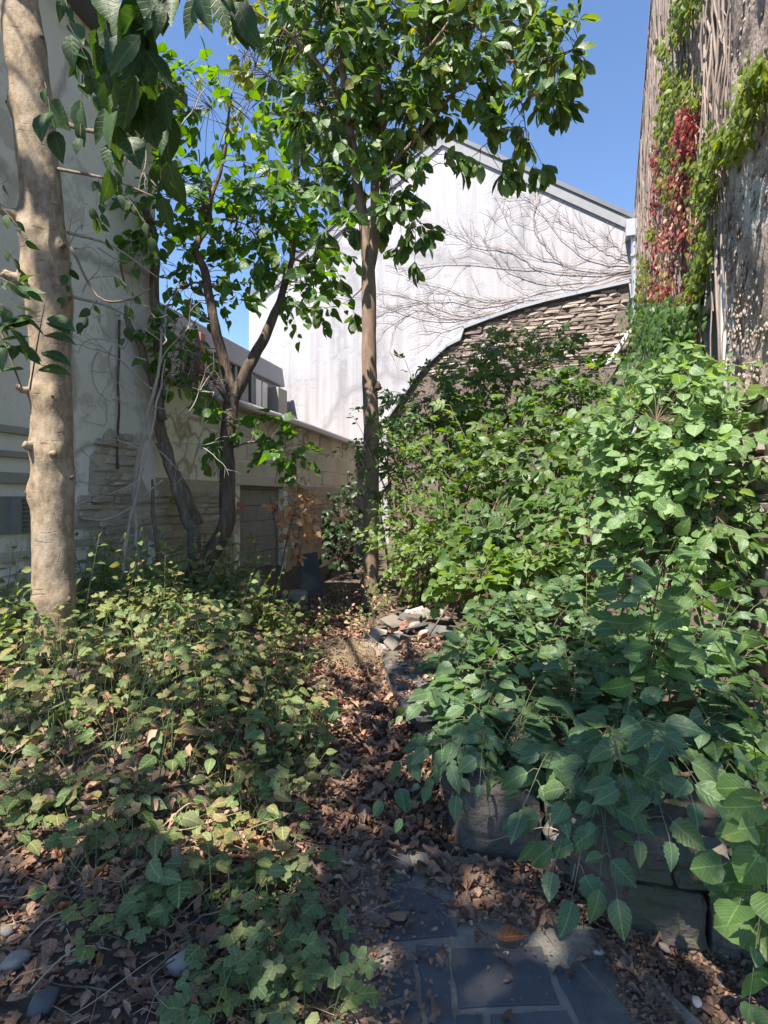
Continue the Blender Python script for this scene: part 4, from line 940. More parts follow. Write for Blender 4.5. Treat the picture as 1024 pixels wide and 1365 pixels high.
# --- bleached leafless twigs of a dead shrub in front of the plaster
ds = Plant('dead_shrub', 'dead shrub of bleached grey bare twigs in front of the plaster wall', 'shrub', ground(*P(190, 800, 5.6)[:2]))
def dead(q, d, L, r, lev):
    pts = [q]; 
    for _ in range(4):
        d = norm(d + RG.normal(0, .28, 3)); pts.append(pts[-1] + d * L / 4)
    c = curve(pts, 8); ds.twig(c, r, r * .5)
    if lev:
        for _ in range(RG.integers(2, 4)): dead(c[RG.integers(3, len(c))], norm(d + RG.normal(0, .8, 3)), L * RG.uniform(.45, .75), r * .6, lev - 1)
for pts, r in [([(190, 800), (180, 700), (186, 610), (210, 500), (216, 440)], [.022, .02, .018, .014, .008]), ([(160, 790), (175, 690), (205, 560), (220, 480)], [.016, .014, .012, .006]), ([(105, 690), (150, 690), (182, 670), (215, 640)], [.014, .012, .01, .006])]:
    ds.branch([P(x, y, 5.5 + .1 * RG.normal()) for x, y in pts], r, 'twigpale', 'stem', 7, w=.03, sc=4)
for x, y, dx, dz in [(205, 520, -.6, .3), (215, 460, .6, .2), (190, 600, -.5, .4), (185, 640, -.7, .1), (212, 490, .4, .5), (200, 540, .7, -.2), (195, 480, -.6, -.2), (220, 450, -.2, .8), (230, 590, .7, -.2), (240, 560, .8, 0), (160, 420, -.7, .1), (110, 390, .6, .3), (130, 330, .4, -.3), (185, 255, .3, .6), (160, 240, -.3, .6), (265, 200, .2, .5), (240, 170, .5, .3), (110, 300, .8, -.2), (10, 350, .8, .3), (150, 460, -.5, -.5), (210, 600, .5, -.4), (130, 470, .3, -.6)]:
    dead(P(x, y, 5.4 + RG.normal(0, .2)), A3([dx, RG.normal(0, .3), dz]), RG.uniform(.35, .6), .0075, 2)
for x, y in [(90, 310), (95, 395)]: ds.twig(curve([P(x, y, 4.3), P(x + 60, y + 18, 4.6), P(x + 120, y + 60, 4.9)], 8), .012)
ds.done(0, twigmat='twigpale')

# --- tall straight brown trunk in the middle
D3 = 7.8
t3 = Plant('tall_tree', 'tall straight brown trunk with glossy drooping leaves high up', 'tree', ground(*P(493, 780, D3)[:2]))
pr_ = [pxr(x, y, D3, r) for x, y, r in [(494, 812, 14), (493, 780, 11.5), (494, 720, 10.5), (495, 600, 10.5), (493, 500, 10), (492, 420, 9.5), (491, 360, 9.5), (489, 330, 7.5), (478, 250, 6.5), (466, 160, 5.5), (455, 80, 4.5), (450, -20, 3.8), (450, -160, 2.5), (440, -300, 1.5)]]
ctr = curve([q for q, r in pr_], 90); rr_ = np.interp(np.linspace(0, 1, len(ctr)), np.linspace(0, 1, len(pr_)), [r for q, r in pr_])
ctr = wob(ctr, .012, 1.5); v, f = tube(ctr, rr_, 18)
v = v + A3([mnoise.noise_vector(Vector(q) * 6) for q in v]) * .012
link('trunk', mesh_np('trunk', v, f, M['bark3']), t3.root); t3.skel.append(np.c_[ctr[50:], rr_[50:]])
def limb3(pts, r, k=10): return t3.branch([P(*q) for q in pts], r, 'bark3', 'limb', k, w=.015, sc=3)
limb3([(491, 372, D3), (499, 320, D3 - .1), (500, 250, D3 - .1), (503, 190, D3), (505, 100, D3), (520, -40, D3), (540, -200, D3)], [.075, .065, .058, .05, .045, .035, .015])
limb3([(502, 240, D3 - .1), (560, 180, D3 - .3), (600, 130, D3 - .4), (640, 85, D3 - .5), (720, 80, D3 - .6), (780, 60, D3 - .6)], [.03, .026, .022, .018, .012, .005], 7)
limb3([(503, 190, D3), (540, 110, D3 - .5), (590, 40, D3 - .8), (650, -40, D3 - 1)], [.03, .024, .018, .008], 7)
limb3([(462, 150, D3), (430, 90, D3 - .4), (380, 40, D3 - .6), (330, 10, D3 - .7)], [.03, .024, .018, .008], 7)
limb3([(470, 200, D3), (420, 130, D3 + .5), (370, 110, D3 + .8), (310, 60, D3 + 1)], [.025, .02, .014, .006], 7)
limb3([(640, 85, D3 - .5), (690, 130, D3 - .5), (700, 170, D3 - .5)], [.014, .01, .005], 6)
limb3([(500, 260, D3 - .1), (530, 280, D3 - .2), (552, 290, D3 - .2)], [.014, .01, .005], 6)
for x, y, s_ in [(503, 515, 1), (497, 700, 0), (498, 660, 0)]:
    q = P(x, y, D3 - .1); piece('knot', t3.root, Frame(q, A3([1., 0, 0]), A3([0, -1., 0])), -.05, .05, -.06, .06, -.05, .06, 'scar', 1, .1, .25)
kw3 = dict(droop=.25, hang=.75, out=.75, whorl=True, face=A3([-.2, -.6, .6]), fn=.6, tr=.006, pet=.15)
t3.crown([blob(570, 60, D3 - .5, 100, 65, 52), blob(425, 70, D3 - .3, 65, 80, 52), blob(500, -60, D3, 190, 60, 80), blob(440, 170, D3 - .2, 34, 50, 18), blob(640, 40, D3 - .6, 60, 55, 28), blob(545, 150, D3 - .3, 34, 50, 18),
          blob(735, 95, D3 - .6, 48, 45, 24), blob(775, 55, D3 - .6, 18, 35, 8), blob(610, 130, D3 - .4, 50, 30, 15), blob(690, 170, D3 - .5, 28, 30, 10), blob(645, 195, D3 - .4, 30, 20, 6), blob(555, 295, D3 - .2, 24, 22, 7), blob(530, 260, D3 - .1, 28, 40, 7), blob(455, 270, D3 - .1, 24, 40, 7), blob(560, 215, D3 - .2, 40, 22, 8), blob(465, 400, D3, 22, 25, 4), blob(435, 250, D3, 30, 40, 9)],
         .235, OB3, 'magnolia', .3, 10, limb=.014, mat='bark3', w=.9, **kw3)
t3.crown([blob(450, 60, D3 + .5, 90, 80, 60), blob(540, 40, D3 + .5, 110, 60, 55), blob(480, 180, D3 + .5, 70, 60, 34), blob(410, 200, D3 + .5, 34, 60, 24), blob(640, 10, D3 + .3, 90, 40, 34), blob(420, 320, D3 + .4, 30, 40, 10), blob(520, 250, D3 + .5, 40, 40, 10)], .22, OB3, 'magnolia', .3, 10, limb=.014, mat='bark3', w=.9, **kw3)
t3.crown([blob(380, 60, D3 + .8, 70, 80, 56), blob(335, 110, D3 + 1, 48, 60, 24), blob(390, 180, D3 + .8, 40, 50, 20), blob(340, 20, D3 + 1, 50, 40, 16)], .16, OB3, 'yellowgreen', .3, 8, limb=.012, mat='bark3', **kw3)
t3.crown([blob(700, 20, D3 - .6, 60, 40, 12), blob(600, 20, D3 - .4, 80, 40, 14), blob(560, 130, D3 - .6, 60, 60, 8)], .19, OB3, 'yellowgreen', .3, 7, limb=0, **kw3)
t3.done(300)

# ------------------------------------------------------------------ shrubs of the far right
def shrub(name, label, cat, base, blobs, size, kinds, mk, L, n, n_ind=150, stems=5, sr=.02, smat='twigbrown', group=None, **kw):
    p = Plant(name, label, cat, ground(*base), group); b0 = p.loc
    for j in range(stems):
        c = A3(blobs[j % len(blobs)][0]); e = c + RG.normal(0, .12, 3)
        p.branch([b0 + A3([RG.normal(0, .08), RG.normal(0, .08), -.03]), b0 + (e - b0) * .5 + A3([RG.normal(0, .1), RG.normal(0, .1), .2]), e], [sr, sr * .7, sr * .3], smat, 'stem', 6, w=.02)
    p.crown(blobs, size, kinds, mk, L, n, limb=0, **kw); p.done(n_ind); return p
SUNF = A3([-.3, -.55, .75])
shrub('ash_shrub', 'tall shrub with small compound leaves in front of the rubble wall', 'shrub', (.75, 9.0), [blob(640, 540, 9.2, 85, 50, 95), blob(600, 585, 8.9, 60, 40, 55), blob(690, 500, 9.4, 60, 36, 40), blob(560, 540, 9, 34, 30, 26), blob(720, 470, 9.5, 40, 26, 16)], .26, PI3, 'elder', .35, 5, 200, 7, face=SUNF, fn=.5, droop=.3)
shrub('laurel_shrub', 'dark broad leaved shrub in the middle of the thicket', 'shrub', (1.1, 7.2), [blob(650, 630, 7.4, 80, 55, 62), blob(700, 600, 7.6, 60, 50, 42), blob(620, 690, 7.0, 60, 36, 28), blob(740, 660, 7.2, 45, 55, 32)], .13, OV3, 'shrub', .35, 8, 220, 7, face=SUNF, fn=.5, droop=.3)
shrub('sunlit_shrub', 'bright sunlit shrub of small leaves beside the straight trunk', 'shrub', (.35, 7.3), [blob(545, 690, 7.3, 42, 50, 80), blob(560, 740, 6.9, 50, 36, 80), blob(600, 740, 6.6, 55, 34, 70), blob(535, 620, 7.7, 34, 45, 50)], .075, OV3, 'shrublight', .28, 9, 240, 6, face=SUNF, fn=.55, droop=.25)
shrub('leafy_shrub', 'shrub with long drooping leaves in front of the dark thicket', 'shrub', (1.15, 6.2), [blob(690, 690, 6.2, 50, 46, 40), blob(720, 640, 6.4, 40, 34, 24), blob(660, 720, 6.0, 40, 25, 20)], .15, LA3, 'shrub', .3, 8, 160, 5, face=SUNF, fn=.45, droop=.3, w=1.5, hang=.7)
shrub('round_leaved_shrub', 'low shrub of rounded mid green leaves at the edge of the rubble heap', 'shrub', (.95, 5.4), [blob(650, 770, 5.3, 55, 26, 60), blob(720, 760, 5.2, 50, 26, 50), blob(640, 790, 5.4, 25, 16, 16)], .09, RO3, 'shrublight', .22, 7, 200, 6, face=A3([-.2, -.3, .9]), fn=.35, droop=.25)
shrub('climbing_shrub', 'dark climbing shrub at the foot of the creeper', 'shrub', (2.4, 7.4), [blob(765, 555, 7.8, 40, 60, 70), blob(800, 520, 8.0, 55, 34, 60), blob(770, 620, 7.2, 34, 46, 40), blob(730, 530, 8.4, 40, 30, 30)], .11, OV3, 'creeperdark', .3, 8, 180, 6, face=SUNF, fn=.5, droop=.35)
shrub('straw_shrub', 'thin shrub with pale dry stalks on the far side of the straight trunk', 'shrub', (.25, 8.3), [blob(530, 600, 8.2, 26, 60, 50), blob(505, 560, 8.4, 25, 34, 20), blob(490, 590, 7.6, 18, 40, 24)], .085, OL3, 'elder', .3, 7, 120, 6, smat='straw', face=SUNF, fn=.6)
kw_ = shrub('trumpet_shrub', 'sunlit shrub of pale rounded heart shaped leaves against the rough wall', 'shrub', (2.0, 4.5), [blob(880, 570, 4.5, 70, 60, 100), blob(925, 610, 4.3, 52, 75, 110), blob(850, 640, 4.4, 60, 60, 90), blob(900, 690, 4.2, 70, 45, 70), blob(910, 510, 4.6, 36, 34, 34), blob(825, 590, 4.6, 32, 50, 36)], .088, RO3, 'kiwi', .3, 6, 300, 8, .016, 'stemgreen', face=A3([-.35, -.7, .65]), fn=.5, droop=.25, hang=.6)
shrub('ivy', 'dark ivy climbing the far end of the shed wall', 'ivy', tuple(FL.pt(ul(455), 0, .15)[:2]), [blob(452, 690, 10.6, 20, 30, 40, .2), blob(460, 730, 10.4, 24, 30, 40, .25), blob(470, 660, 11, 12, 25, 16, .2)], .09, HE3, 'ivy', .2, 8, 100, 4, face=CAMV, fn=.5, hang=.8)
p = Plant('arching_shrub', 'wild arching stems with feathery leaves rising out of the thicket', 'shrub', ground(1.2, 6.8))
def lcane(tx, ty, td, n, size, kinds, mk, bx, by):
    base = ground(bx + RG.normal(0, .25), by + RG.normal(0, .25)); tip = P(tx, ty, td); D = np.linalg.norm(tip - base); c = curve([base, base * .5 + tip * .5 + UP * .14 * D, tip], 12); v, f = tube(c, np.linspace(.009, .003, len(c)), 5); link('stem', mesh_np('stem', v, f, M['twigbrown']), p.root)
    ii = np.linspace(4, len(c) - 1, n).astype(int); d = norm(c[ii] - c[ii - 1]); a = RG.uniform(0, 6.28, n); lat = np.c_[np.cos(a), np.sin(a), np.zeros(n)]
    p.leaves(kinds, mk, frames(norm(lat * .9 + d * .5 - UP * .25), SUNF + RG.normal(0, .4, (n, 3)), size * RG.uniform(.6, 1.2, n), 1.0, c[ii]))
for tx, ty, td in [(540, 480, 9), (575, 500, 8.6), (620, 465, 8.8), (665, 440, 9), (705, 455, 9), (745, 440, 8.8), (600, 540, 7.8), (650, 570, 7.2), (700, 545, 7.4), (740, 585, 6.8), (560, 590, 7.4), (620, 620, 6.6), (680, 640, 6.2), (725, 520, 8), (780, 490, 7.6), (520, 540, 8.4), (765, 640, 6), (640, 690, 5.9), (590, 660, 6.6)]: lcane(tx, ty, td, 16, .24, PI3, 'elder' if RG.random() < .6 else 'shrublight', 1.1 + (td - 7) * .1, td - .2)
p.done(200)
shrub('nettle_patch', 'low tangle of toothed leaves filling the ground below the pale shrub', 'plant', (1.7, 4.6), [blob(900, 745, 4.1, 80, 30, 50), blob(820, 715, 4.8, 60, 40, 50), blob(770, 690, 5.4, 40, 40, 36), blob(960, 700, 4.0, 40, 50, 30), blob(740, 740, 5.2, 50, 26, 30)], .1, SE3, 'bramble2', .26, 7, 200, 8, .008, 'stemgreen', face=SUNF, fn=.45, hang=.5)
# dry dead sapling with orange leaves
dsap = shrub('withered_sapling', 'withered sapling hung with dry orange leaves before the doorway', 'sapling', tuple(P(372, 800, 7.6)[:2]), [blob(400, 655, 7.5, 20, 16, 12, .15), blob(398, 690, 7.5, 14, 20, 12, .12), blob(376, 676, 7.5, 8, 6, 3, .1), blob(392, 720, 7.5, 10, 16, 7, .1)], .11, OV3, 'dry', .18, 6, 110, 4, .012, hang=1.0, face=CAMV, fn=.6, droop=.6)

# ------------------------------------------------------------------ creepers on the right wall and bare vines on the gable
def streak(p, pts, hw, n, size, mk, kinds=OL3, lift=(.02, .16)):
    pts = A3(pts, float); t = RG.random(n) * (len(pts) - 1); i = t.astype(int); fr = t - i
    nc = max(4, n // 28); tc = RG.random(nc) * (len(pts) - 1); oc = RG.normal(0, .55, nc); pick = RG.integers(0, nc, n)   # leaves come in tufts
    t = np.clip(tc[pick] + RG.normal(0, .09, n), 0, len(pts) - 1.001); i = t.astype(int); fr = t - i
    c = pts[i] + (pts[np.minimum(i + 1, len(pts) - 1)] - pts[i]) * fr[:, None]
    h = np.interp(t, np.arange(len(pts)), hw)
    x = c[:, 0] + h * (oc[pick] + RG.normal(0, .28, n)); y = c[:, 1] + RG.normal(0, 7, n); x = np.maximum(x, 853)
    d = dR(x); q = np.stack([(x - CX) / F * d, d, CZ + (HY - y) / F * d], -1) + FR.n * RG.uniform(*lift, n)[:, None]
    ydir = norm(-UP + FR.n * RG.uniform(.1, .7, n)[:, None] + RG.normal(0, .3, (n, 3)))
    nn = FR.n + A3([0, -.5, .5]) + RG.normal(0, .35, (n, 3))
    p.leaves(kinds, mk, frames(ydir, nn, size * RG.uniform(.6, 1.2, n), 1.35, q))
    for _ in range(6):
        o = RG.normal(0, .35); pp = [(a + h_ * o, b) for (a, b), h_ in zip(pts, hw)]
        tb = [FR.pt(*FR.uz(P(max(a, 854), b, dR(max(a, 854)))), .03) for a, b in pp]; p.twig(wob(curve(tb, 14), .05, 2.5, RG.uniform(0, 40)), .006, .004)
c1 = Plant('green_creeper', 'bright green creeper streak running up the wall above the red creeper', 'creeper', FR.pt(8 * k_, 0))
streak(c1, [(930, -40), (922, 40), (914, 120), (904, 200), (897, 262)], [22, 22, 20, 15, 10], 1500, .085, 'creeper')
c1.done(200)
c2 = Plant('green_creeper', 'green creeper band slanting from the plaster to the window edge', 'creeper', FR.pt(5.5 * k_, 0))
streak(c2, [(1040, 80), (1008, 150), (978, 200), (955, 260), (946, 330), (938, 390), (925, 430)], [14, 15, 16, 13, 9, 11, 15], 1900, .066, 'creeper')
streak(c2, [(962, 120), (965, 170), (960, 230)], [5, 7, 6], 110, .06, 'creeper')
c2.done(250)
c3 = Plant('red_creeper', 'withered red creeper patch hanging between two green creeper streaks', 'creeper', FR.pt(7.5 * k_, 0))
streak(c3, [(936, 130), (926, 190), (916, 240), (906, 300), (906, 350), (902, 395), (896, 425)], [6, 9, 20, 30, 31, 26, 18], 1900, .06, 'red', lift=(.02, .2))
streak(c3, [(926, 170), (912, 260), (900, 340), (905, 400)], [12, 24, 30, 26], 320, .06, 'dry', lift=(.02, .2))
streak(c3, [(916, 200), (905, 300), (890, 390), (900, 430)], [14, 26, 30, 26], 260, .07, 'creeper', lift=(.02, .22))
streak(c3, [(888, 170), (884, 240), (878, 300)], [5, 7, 8], 260, .065, 'red')
c3.done(280)
c4 = Plant('green_creeper', 'dark green creeper mass at the foot of the red creeper', 'creeper', FR.pt(9 * k_, 0))
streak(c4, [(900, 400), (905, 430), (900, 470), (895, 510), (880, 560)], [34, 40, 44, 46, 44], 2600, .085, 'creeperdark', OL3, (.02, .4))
streak(c4, [(870, 330), (868, 380), (864, 430), (858, 470)], [5, 8, 12, 12], 400, .09, 'creeper')
streak(c4, [(885, 290), (880, 320)], [8, 8], 50, .09, 'creeper')
c4.done(250)
c5 = Plant('bare_creeper', 'dense grey mat of leafless creeper stems on the upper house wall', 'creeper', FR.pt(12 * k_, 0))
for j in range(380):
    x0 = RG.uniform(853, 985) if j % 9 == 0 else RG.uniform(853, 915); d = dR(x0); x1 = x0 + RG.normal(0, 3)
    za, zb = RG.uniform(1.8, 5.5), RG.uniform(5, 10); u = FR.uz(P(x0, 300, d))[0]
    zt = ztop_r(d) - .1; zb = min(zb + 1, zt)
    if zb - za < .6: continue
    n = 12; wk = np.cumsum(RG.normal(0, .07, n)) + .05 * np.sin(np.arange(n) * 1.9 + j); pts = [FR.pt(min(u + wk[k], 12.9 * k_), za + (zb - za) * k / (n - 1), RG.uniform(.03, .09)) for k in range(n)]
    v, f = tube(curve(pts, 18), RG.uniform(.004, .013), 5, False)
    if j % 9 == 0: link('stem', mesh_np('stem', v, f, M['vinestem']), c5.root)
    else: c5.twigs.append((v, f))
c5.done(0, twigmat='vinestem')

vn = Plant('bare_vine', 'leafless vine fanning across the white gable from its right corner', 'vine', FG.pt(5, 0))
def onG(q, p=.035): return A3([GP(x, y, p) for x, y in q])
def vtw(x, y, ang, L, lev):
    pts = [(x, y)]; a = ang
    for _ in range(4):
        a += RG.normal(0, .22); x += math.cos(a) * L / 4; y += math.sin(a) * L / 4; pts.append((x, y))
    vn.twigs.append(tube(onG(pts, .03), np.linspace(.0045, .0025, 5), 4, False))
    if lev:
        for _ in range(1):
            k = RG.integers(1, 5); vtw(*pts[k], ang + RG.choice([-1, 1]) * RG.uniform(.35, .8), L * .6, lev - 1)
fan = [([(842, 366), (770, 388), (700, 398), (640, 420), (570, 425), (505, 405)]), ([(842, 370), (760, 392), (690, 405), (620, 420), (545, 395), (500, 388)]), ([(842, 362), (780, 380), (720, 388), (660, 402), (600, 385), (540, 370)]),
       ([(842, 372), (740, 400), (660, 418), (600, 438), (560, 442)]), ([(842, 360), (790, 372), (730, 376), (680, 362), (650, 330), (645, 290)]), ([(842, 356), (800, 362), (750, 352), (700, 330), (660, 262)]), ([(842, 352), (800, 350), (760, 330), (715, 275), (690, 258)]),
       ([(842, 358), (790, 366), (720, 360), (640, 352), (580, 352), (530, 360)]), ([(842, 350), (815, 338), (780, 318), (740, 290)]), ([(842, 345), (825, 330), (808, 312)]), ([(700, 398), (640, 408), (590, 400), (535, 408), (500, 422)]), ([(660, 418), (600, 424), (555, 412), (510, 440)]), ([(720, 360), (680, 335), (630, 325), (590, 300)]), ([(750, 352), (720, 320), (712, 290), (720, 262)])]
for q in fan:
    c = curve(q, 16); c = c + RG.normal(0, 1.0, c.shape); v, f = tube(onG(c), np.linspace(.009, .004, len(c)), 5)
    link('stem', mesh_np('stem', v, f, M['vinestem']), vn.root)
    for k in range(3, len(c) - 1):
        for _ in range(1 if (k % 2 or k > 9) else 0):
            tg = c[k + 1] - c[k]; a = math.atan2(tg[1], tg[0]); vtw(*c[k], a + RG.choice([-1, 1], p=[.4, .6]) * RG.uniform(.25, .75), RG.uniform(18, 50), 1)
vn.done(0, twigmat='vinestem')

# ------------------------------------------------------------------ leafy canes of the right bed
def cane(p, base, tip, n, size, kinds, mk, arch=.35, r=.005, t0=.3, mat='stemgreen', face=UP, fn=.32, hang=.25, w=1.0):
    base, tip = A3(base, float), A3(tip, float); D = np.linalg.norm(tip - base)
    mid = base * .45 + tip * .55 + UP * arch * D; c = curve([base, base * .75 + mid * .25 + UP * .15 * D, mid, tip], 12)
    v, f = tube(c, np.linspace(r, r * .4, len(c)), 5); link('stem', mesh_np('stem', v, f, M[mat]), p.root)
    ts = np.linspace(t0, 1, n); ii = ts * (len(c) - 1); i0 = np.minimum(ii.astype(int), len(c) - 2); fr = ii - i0
    pos = c[i0] + (c[i0 + 1] - c[i0]) * fr[:, None]; d = norm(c[i0 + 1] - c[i0]); lat = norm(np.cross(d, UP))
    sg = np.where(np.arange(n) % 2 == 0, 1., -1.)[:, None]
    y = norm(lat * sg * RG.uniform(.7, 1.1, (n, 1)) + d * RG.uniform(.2, .8, (n, 1)) - UP * hang + RG.normal(0, .16, (n, 3)))
    y[-1] = norm(d[-1] - UP * .2); sz = size * RG.uniform(.5, 1.22, n) * np.interp(ts, [t0, .6, 1], [1.0, 1.0, .75])
    b = pos + y * (sz * .35)[:, None]
    for k in range(n): p.twigs.append(tube(A3([pos[k], (pos[k] + b[k]) / 2 + UP * .01, b[k]]), [.0018, .0015, .0015], 3, False))
    p.leaves(kinds, mk, frames(y, face + RG.normal(0, fn, (n, 3)), sz, w * RG.uniform(.9, 1.15, n), b))
# canopy height of the bed as seen in the photograph: higher towards the back
def hb(X, Y): return .30 + .42 * np.clip(Y - 2.35, 0, 1.9) + .08 * np.sin(X * 4 + Y * 3)
lab = ['bramble_plant', 'blue green broad leaved bramble in the raised right bed', 'plant']
for j in range(13):
    bx, by = [(.55, 2.75), (.95, 2.6), (.5, 3.2), (1.0, 3.1), (1.45, 2.75), (.5, 3.75), (.95, 3.6), (1.45, 3.35), (.4, 4.3), (.9, 4.2), (1.4, 4.0), (1.9, 3.5), (1.85, 2.9)][j]
    p = Plant('bramble_plant', 'blue green broad leaved bramble in the raised right bed', 'plant', ground(bx, by), 'brambles of the raised right bed')
    for k in range(16):
        a = RG.uniform(0, 6.28); rr = RG.uniform(.1, .5); x, y = bx + rr * math.cos(a), by + rr * math.sin(a) * .9
        y = max(y, 2.25); x = max(x, float(np.interp(y, [2.2, 2.6, 3.5, 5], [.35, .22, .25, .25])))
        z = float(hb(x, y)) + RG.uniform(-.16, .06); pxx = CX + F * x / y
        z = max(min(z, CZ - (np.interp(pxx, [500, 560, 605, 640, 700, 800, 1024], [1010, 940, 885, 815, 785, 765, 755]) - HY) / F * y), .2)
        cane(p, ground(bx + RG.normal(0, .05), by + RG.normal(0, .05)), (x, y, z), RG.integers(9, 14), .115, SE3 if k % 3 else OV3, 'bramble' if k % 7 else 'bramble2', arch=.25, r=.0035, face=A3([0, -.35, .9]), fn=.34)
    p.done(110, 12)
# canes hanging over the edging towards the path
p = Plant('bramble_plant', 'bramble canes drooping over the dark edging blocks towards the slate path', 'plant', ground(.75, 2.62))
for tx, ty, td, n in [(560, 1040, 2.55, 11), (515, 1060, 2.6, 11), (540, 1085, 2.45, 10), (600, 1000, 2.7, 12), (560, 980, 2.8, 11), (610, 1050, 2.45, 9), (640, 1040, 2.4, 9), (540, 1010, 2.9, 9), (525, 960, 3.2, 9), (545, 940, 3.3, 9)]:
    cane(p, ground(.5 + RG.normal(0, .06), 2.85 + RG.normal(0, .1)), P(tx, ty, td), n, .105, OV3, 'bramble', .32, .0035, face=A3([0, -.5, .8]), fn=.3)
p.done(150, 10)
p = Plant('bramble_plant', 'large toothed bramble leaves hanging in front of the biggest edging block', 'plant', ground(.95, 2.5))
for tx, ty, td, n in [(740, 1150, 1.98, 9), (765, 1185, 1.9, 8), (800, 1170, 1.88, 8), (820, 1180, 1.85, 7), (720, 1110, 2.05, 9), (850, 1110, 1.85, 8), (890, 1110, 1.8, 8), (790, 1090, 2.0, 9), (840, 1050, 2.0, 9), (920, 1060, 1.85, 8), (760, 1060, 2.1, 9), (700, 1070, 2.15, 9), (960, 1090, 1.75, 8)]:
    cane(p, ground(.95 + RG.normal(0, .07), 2.5 + RG.normal(0, .08)), P(tx, ty, td), n + 3, .125, SE3 if RG.random() < .6 else OV3, 'bramble', .3, .0035, t0=.3, face=A3([-.1, -.55, .75]), fn=.32, hang=.2)
p.done(150, 10)
# taller canes with big leaves standing on the right, nearer than the sunlit shrub
p = Plant('tall_bramble', 'tall backlit cane with big toothed leaves before the sunlit shrub', 'plant', ground(1.35, 3.0))
for tx, ty, td, n in [(830, 740, 2.7, 7), (900, 720, 2.8, 9), (940, 790, 2.6, 8), (860, 790, 2.6, 8), (990, 780, 2.5, 8), (1010, 850, 2.3, 8), (960, 870, 2.4, 8), (780, 800, 3.0, 7), (880, 850, 2.5, 7), (930, 740, 2.9, 7)]:
    cane(p, ground(1.35 + RG.normal(0, .1), 3.0 + RG.normal(0, .1)), P(tx, ty, td), n, .15, SE3, 'bramble2' if RG.random() < .6 else 'bramble', .25, .005, t0=.5, face=A3([-.1, -.5, .7]), fn=.45, hang=.45)
p.done(120, 10)
p = Plant('hop_vine', 'yellowish green lobed leaves trailing down beside the biggest edging block', 'vine', ground(1.15, 1.98))
for tx, ty, td, n in [(1000, 1020, 1.65, 7), (1010, 1100, 1.55, 8), (990, 1200, 1.6, 8), (1010, 1260, 1.55, 8), (1000, 1330, 1.45, 7), (1024, 1180, 1.45, 7), (975, 1150, 1.7, 6), (1020, 1060, 1.5, 7), (1030, 1340, 1.4, 6), (1000, 960, 1.8, 7), (1015, 930, 1.9, 7)]:
    cane(p, ground(1.3 + RG.normal(0, .06), 2.0 + RG.normal(0, .06)), P(tx, ty, td), n, .1, RO3 + SE3[:1], 'bramble2', .2, .0035, t0=.4, face=A3([-.35, -.7, .5]), fn=.35, hang=.6)
p.done(100, 10)

# ------------------------------------------------------------------ left bed
def tuft(p, b, n, h, size, kinds, mk, spread=.16, mat='stemgreen'):
    for _ in range(n):
        b0, b = b, b + A3([*RG.normal(0, .035, 2), 0])
        a = RG.uniform(0, 6.28); r = spread * RG.uniform(.2, 1); tip = b + A3([r * math.cos(a), r * math.sin(a), h * RG.uniform(.5, 1.1)])
        mid = (b + tip) / 2 + UP * h * .15; p.twigs.append(tube(curve([b, mid, tip], 4), np.linspace(.0028, .0016, 5), 3, False))
        y = norm(A3([math.cos(a), math.sin(a), RG.uniform(-.35, .15)])); p.leaves(kinds, mk, frames(y[None], (UP * .9 + A3([0, -.35, 0]) + RG.normal(0, .28, 3))[None], size * RG.uniform(.6, 1.2), RG.uniform(.9, 1.2), tip[None])); b = b0
spots = []
for Y in np.arange(2.2, 6.3, .4):
    for X in np.arange(-3.4, .2, .4):
        x = X + RG.uniform(-.12, .12); y = Y + RG.uniform(-.12, .12)
        if x < float(xc(y)) - .40 and abs(x) / y < .72 and x > -4.0 + .2288 * y + .15: spots.append((x, y))
for j, (x, y) in enumerate(spots):
    lowb = y < 2.75
    if y < 2.3 and x < -1.0: continue
    p = Plant('ground_plant', 'low mottled green and yellow leafy plant of the left bed', 'plant', ground(x, y), 'leafy plants of the left bed')
    for k in range(6 if y < 2.45 else (10 if y < 2.9 else 12)):
        bx, by = x + RG.normal(0, .17), y + RG.normal(0, .17); bx = min(bx, float(xc(by)) - .34)
        tuft(p, ground(bx, by), RG.integers(5, 9), RG.uniform(.08, .34) * (.7 if y < 2.7 else 1), RG.uniform(.05, .095), [LO3, SE3, OV3, LO3][k % 4], 'bed' if RG.random() < .88 else 'celandine', .15)
        if k % 3 == 0: tuft(p, ground(bx + .05, by), 6, RG.uniform(.05, .2), .06, DE3, 'litter', .12)
    p.done(60, 9, 'stemgreen')
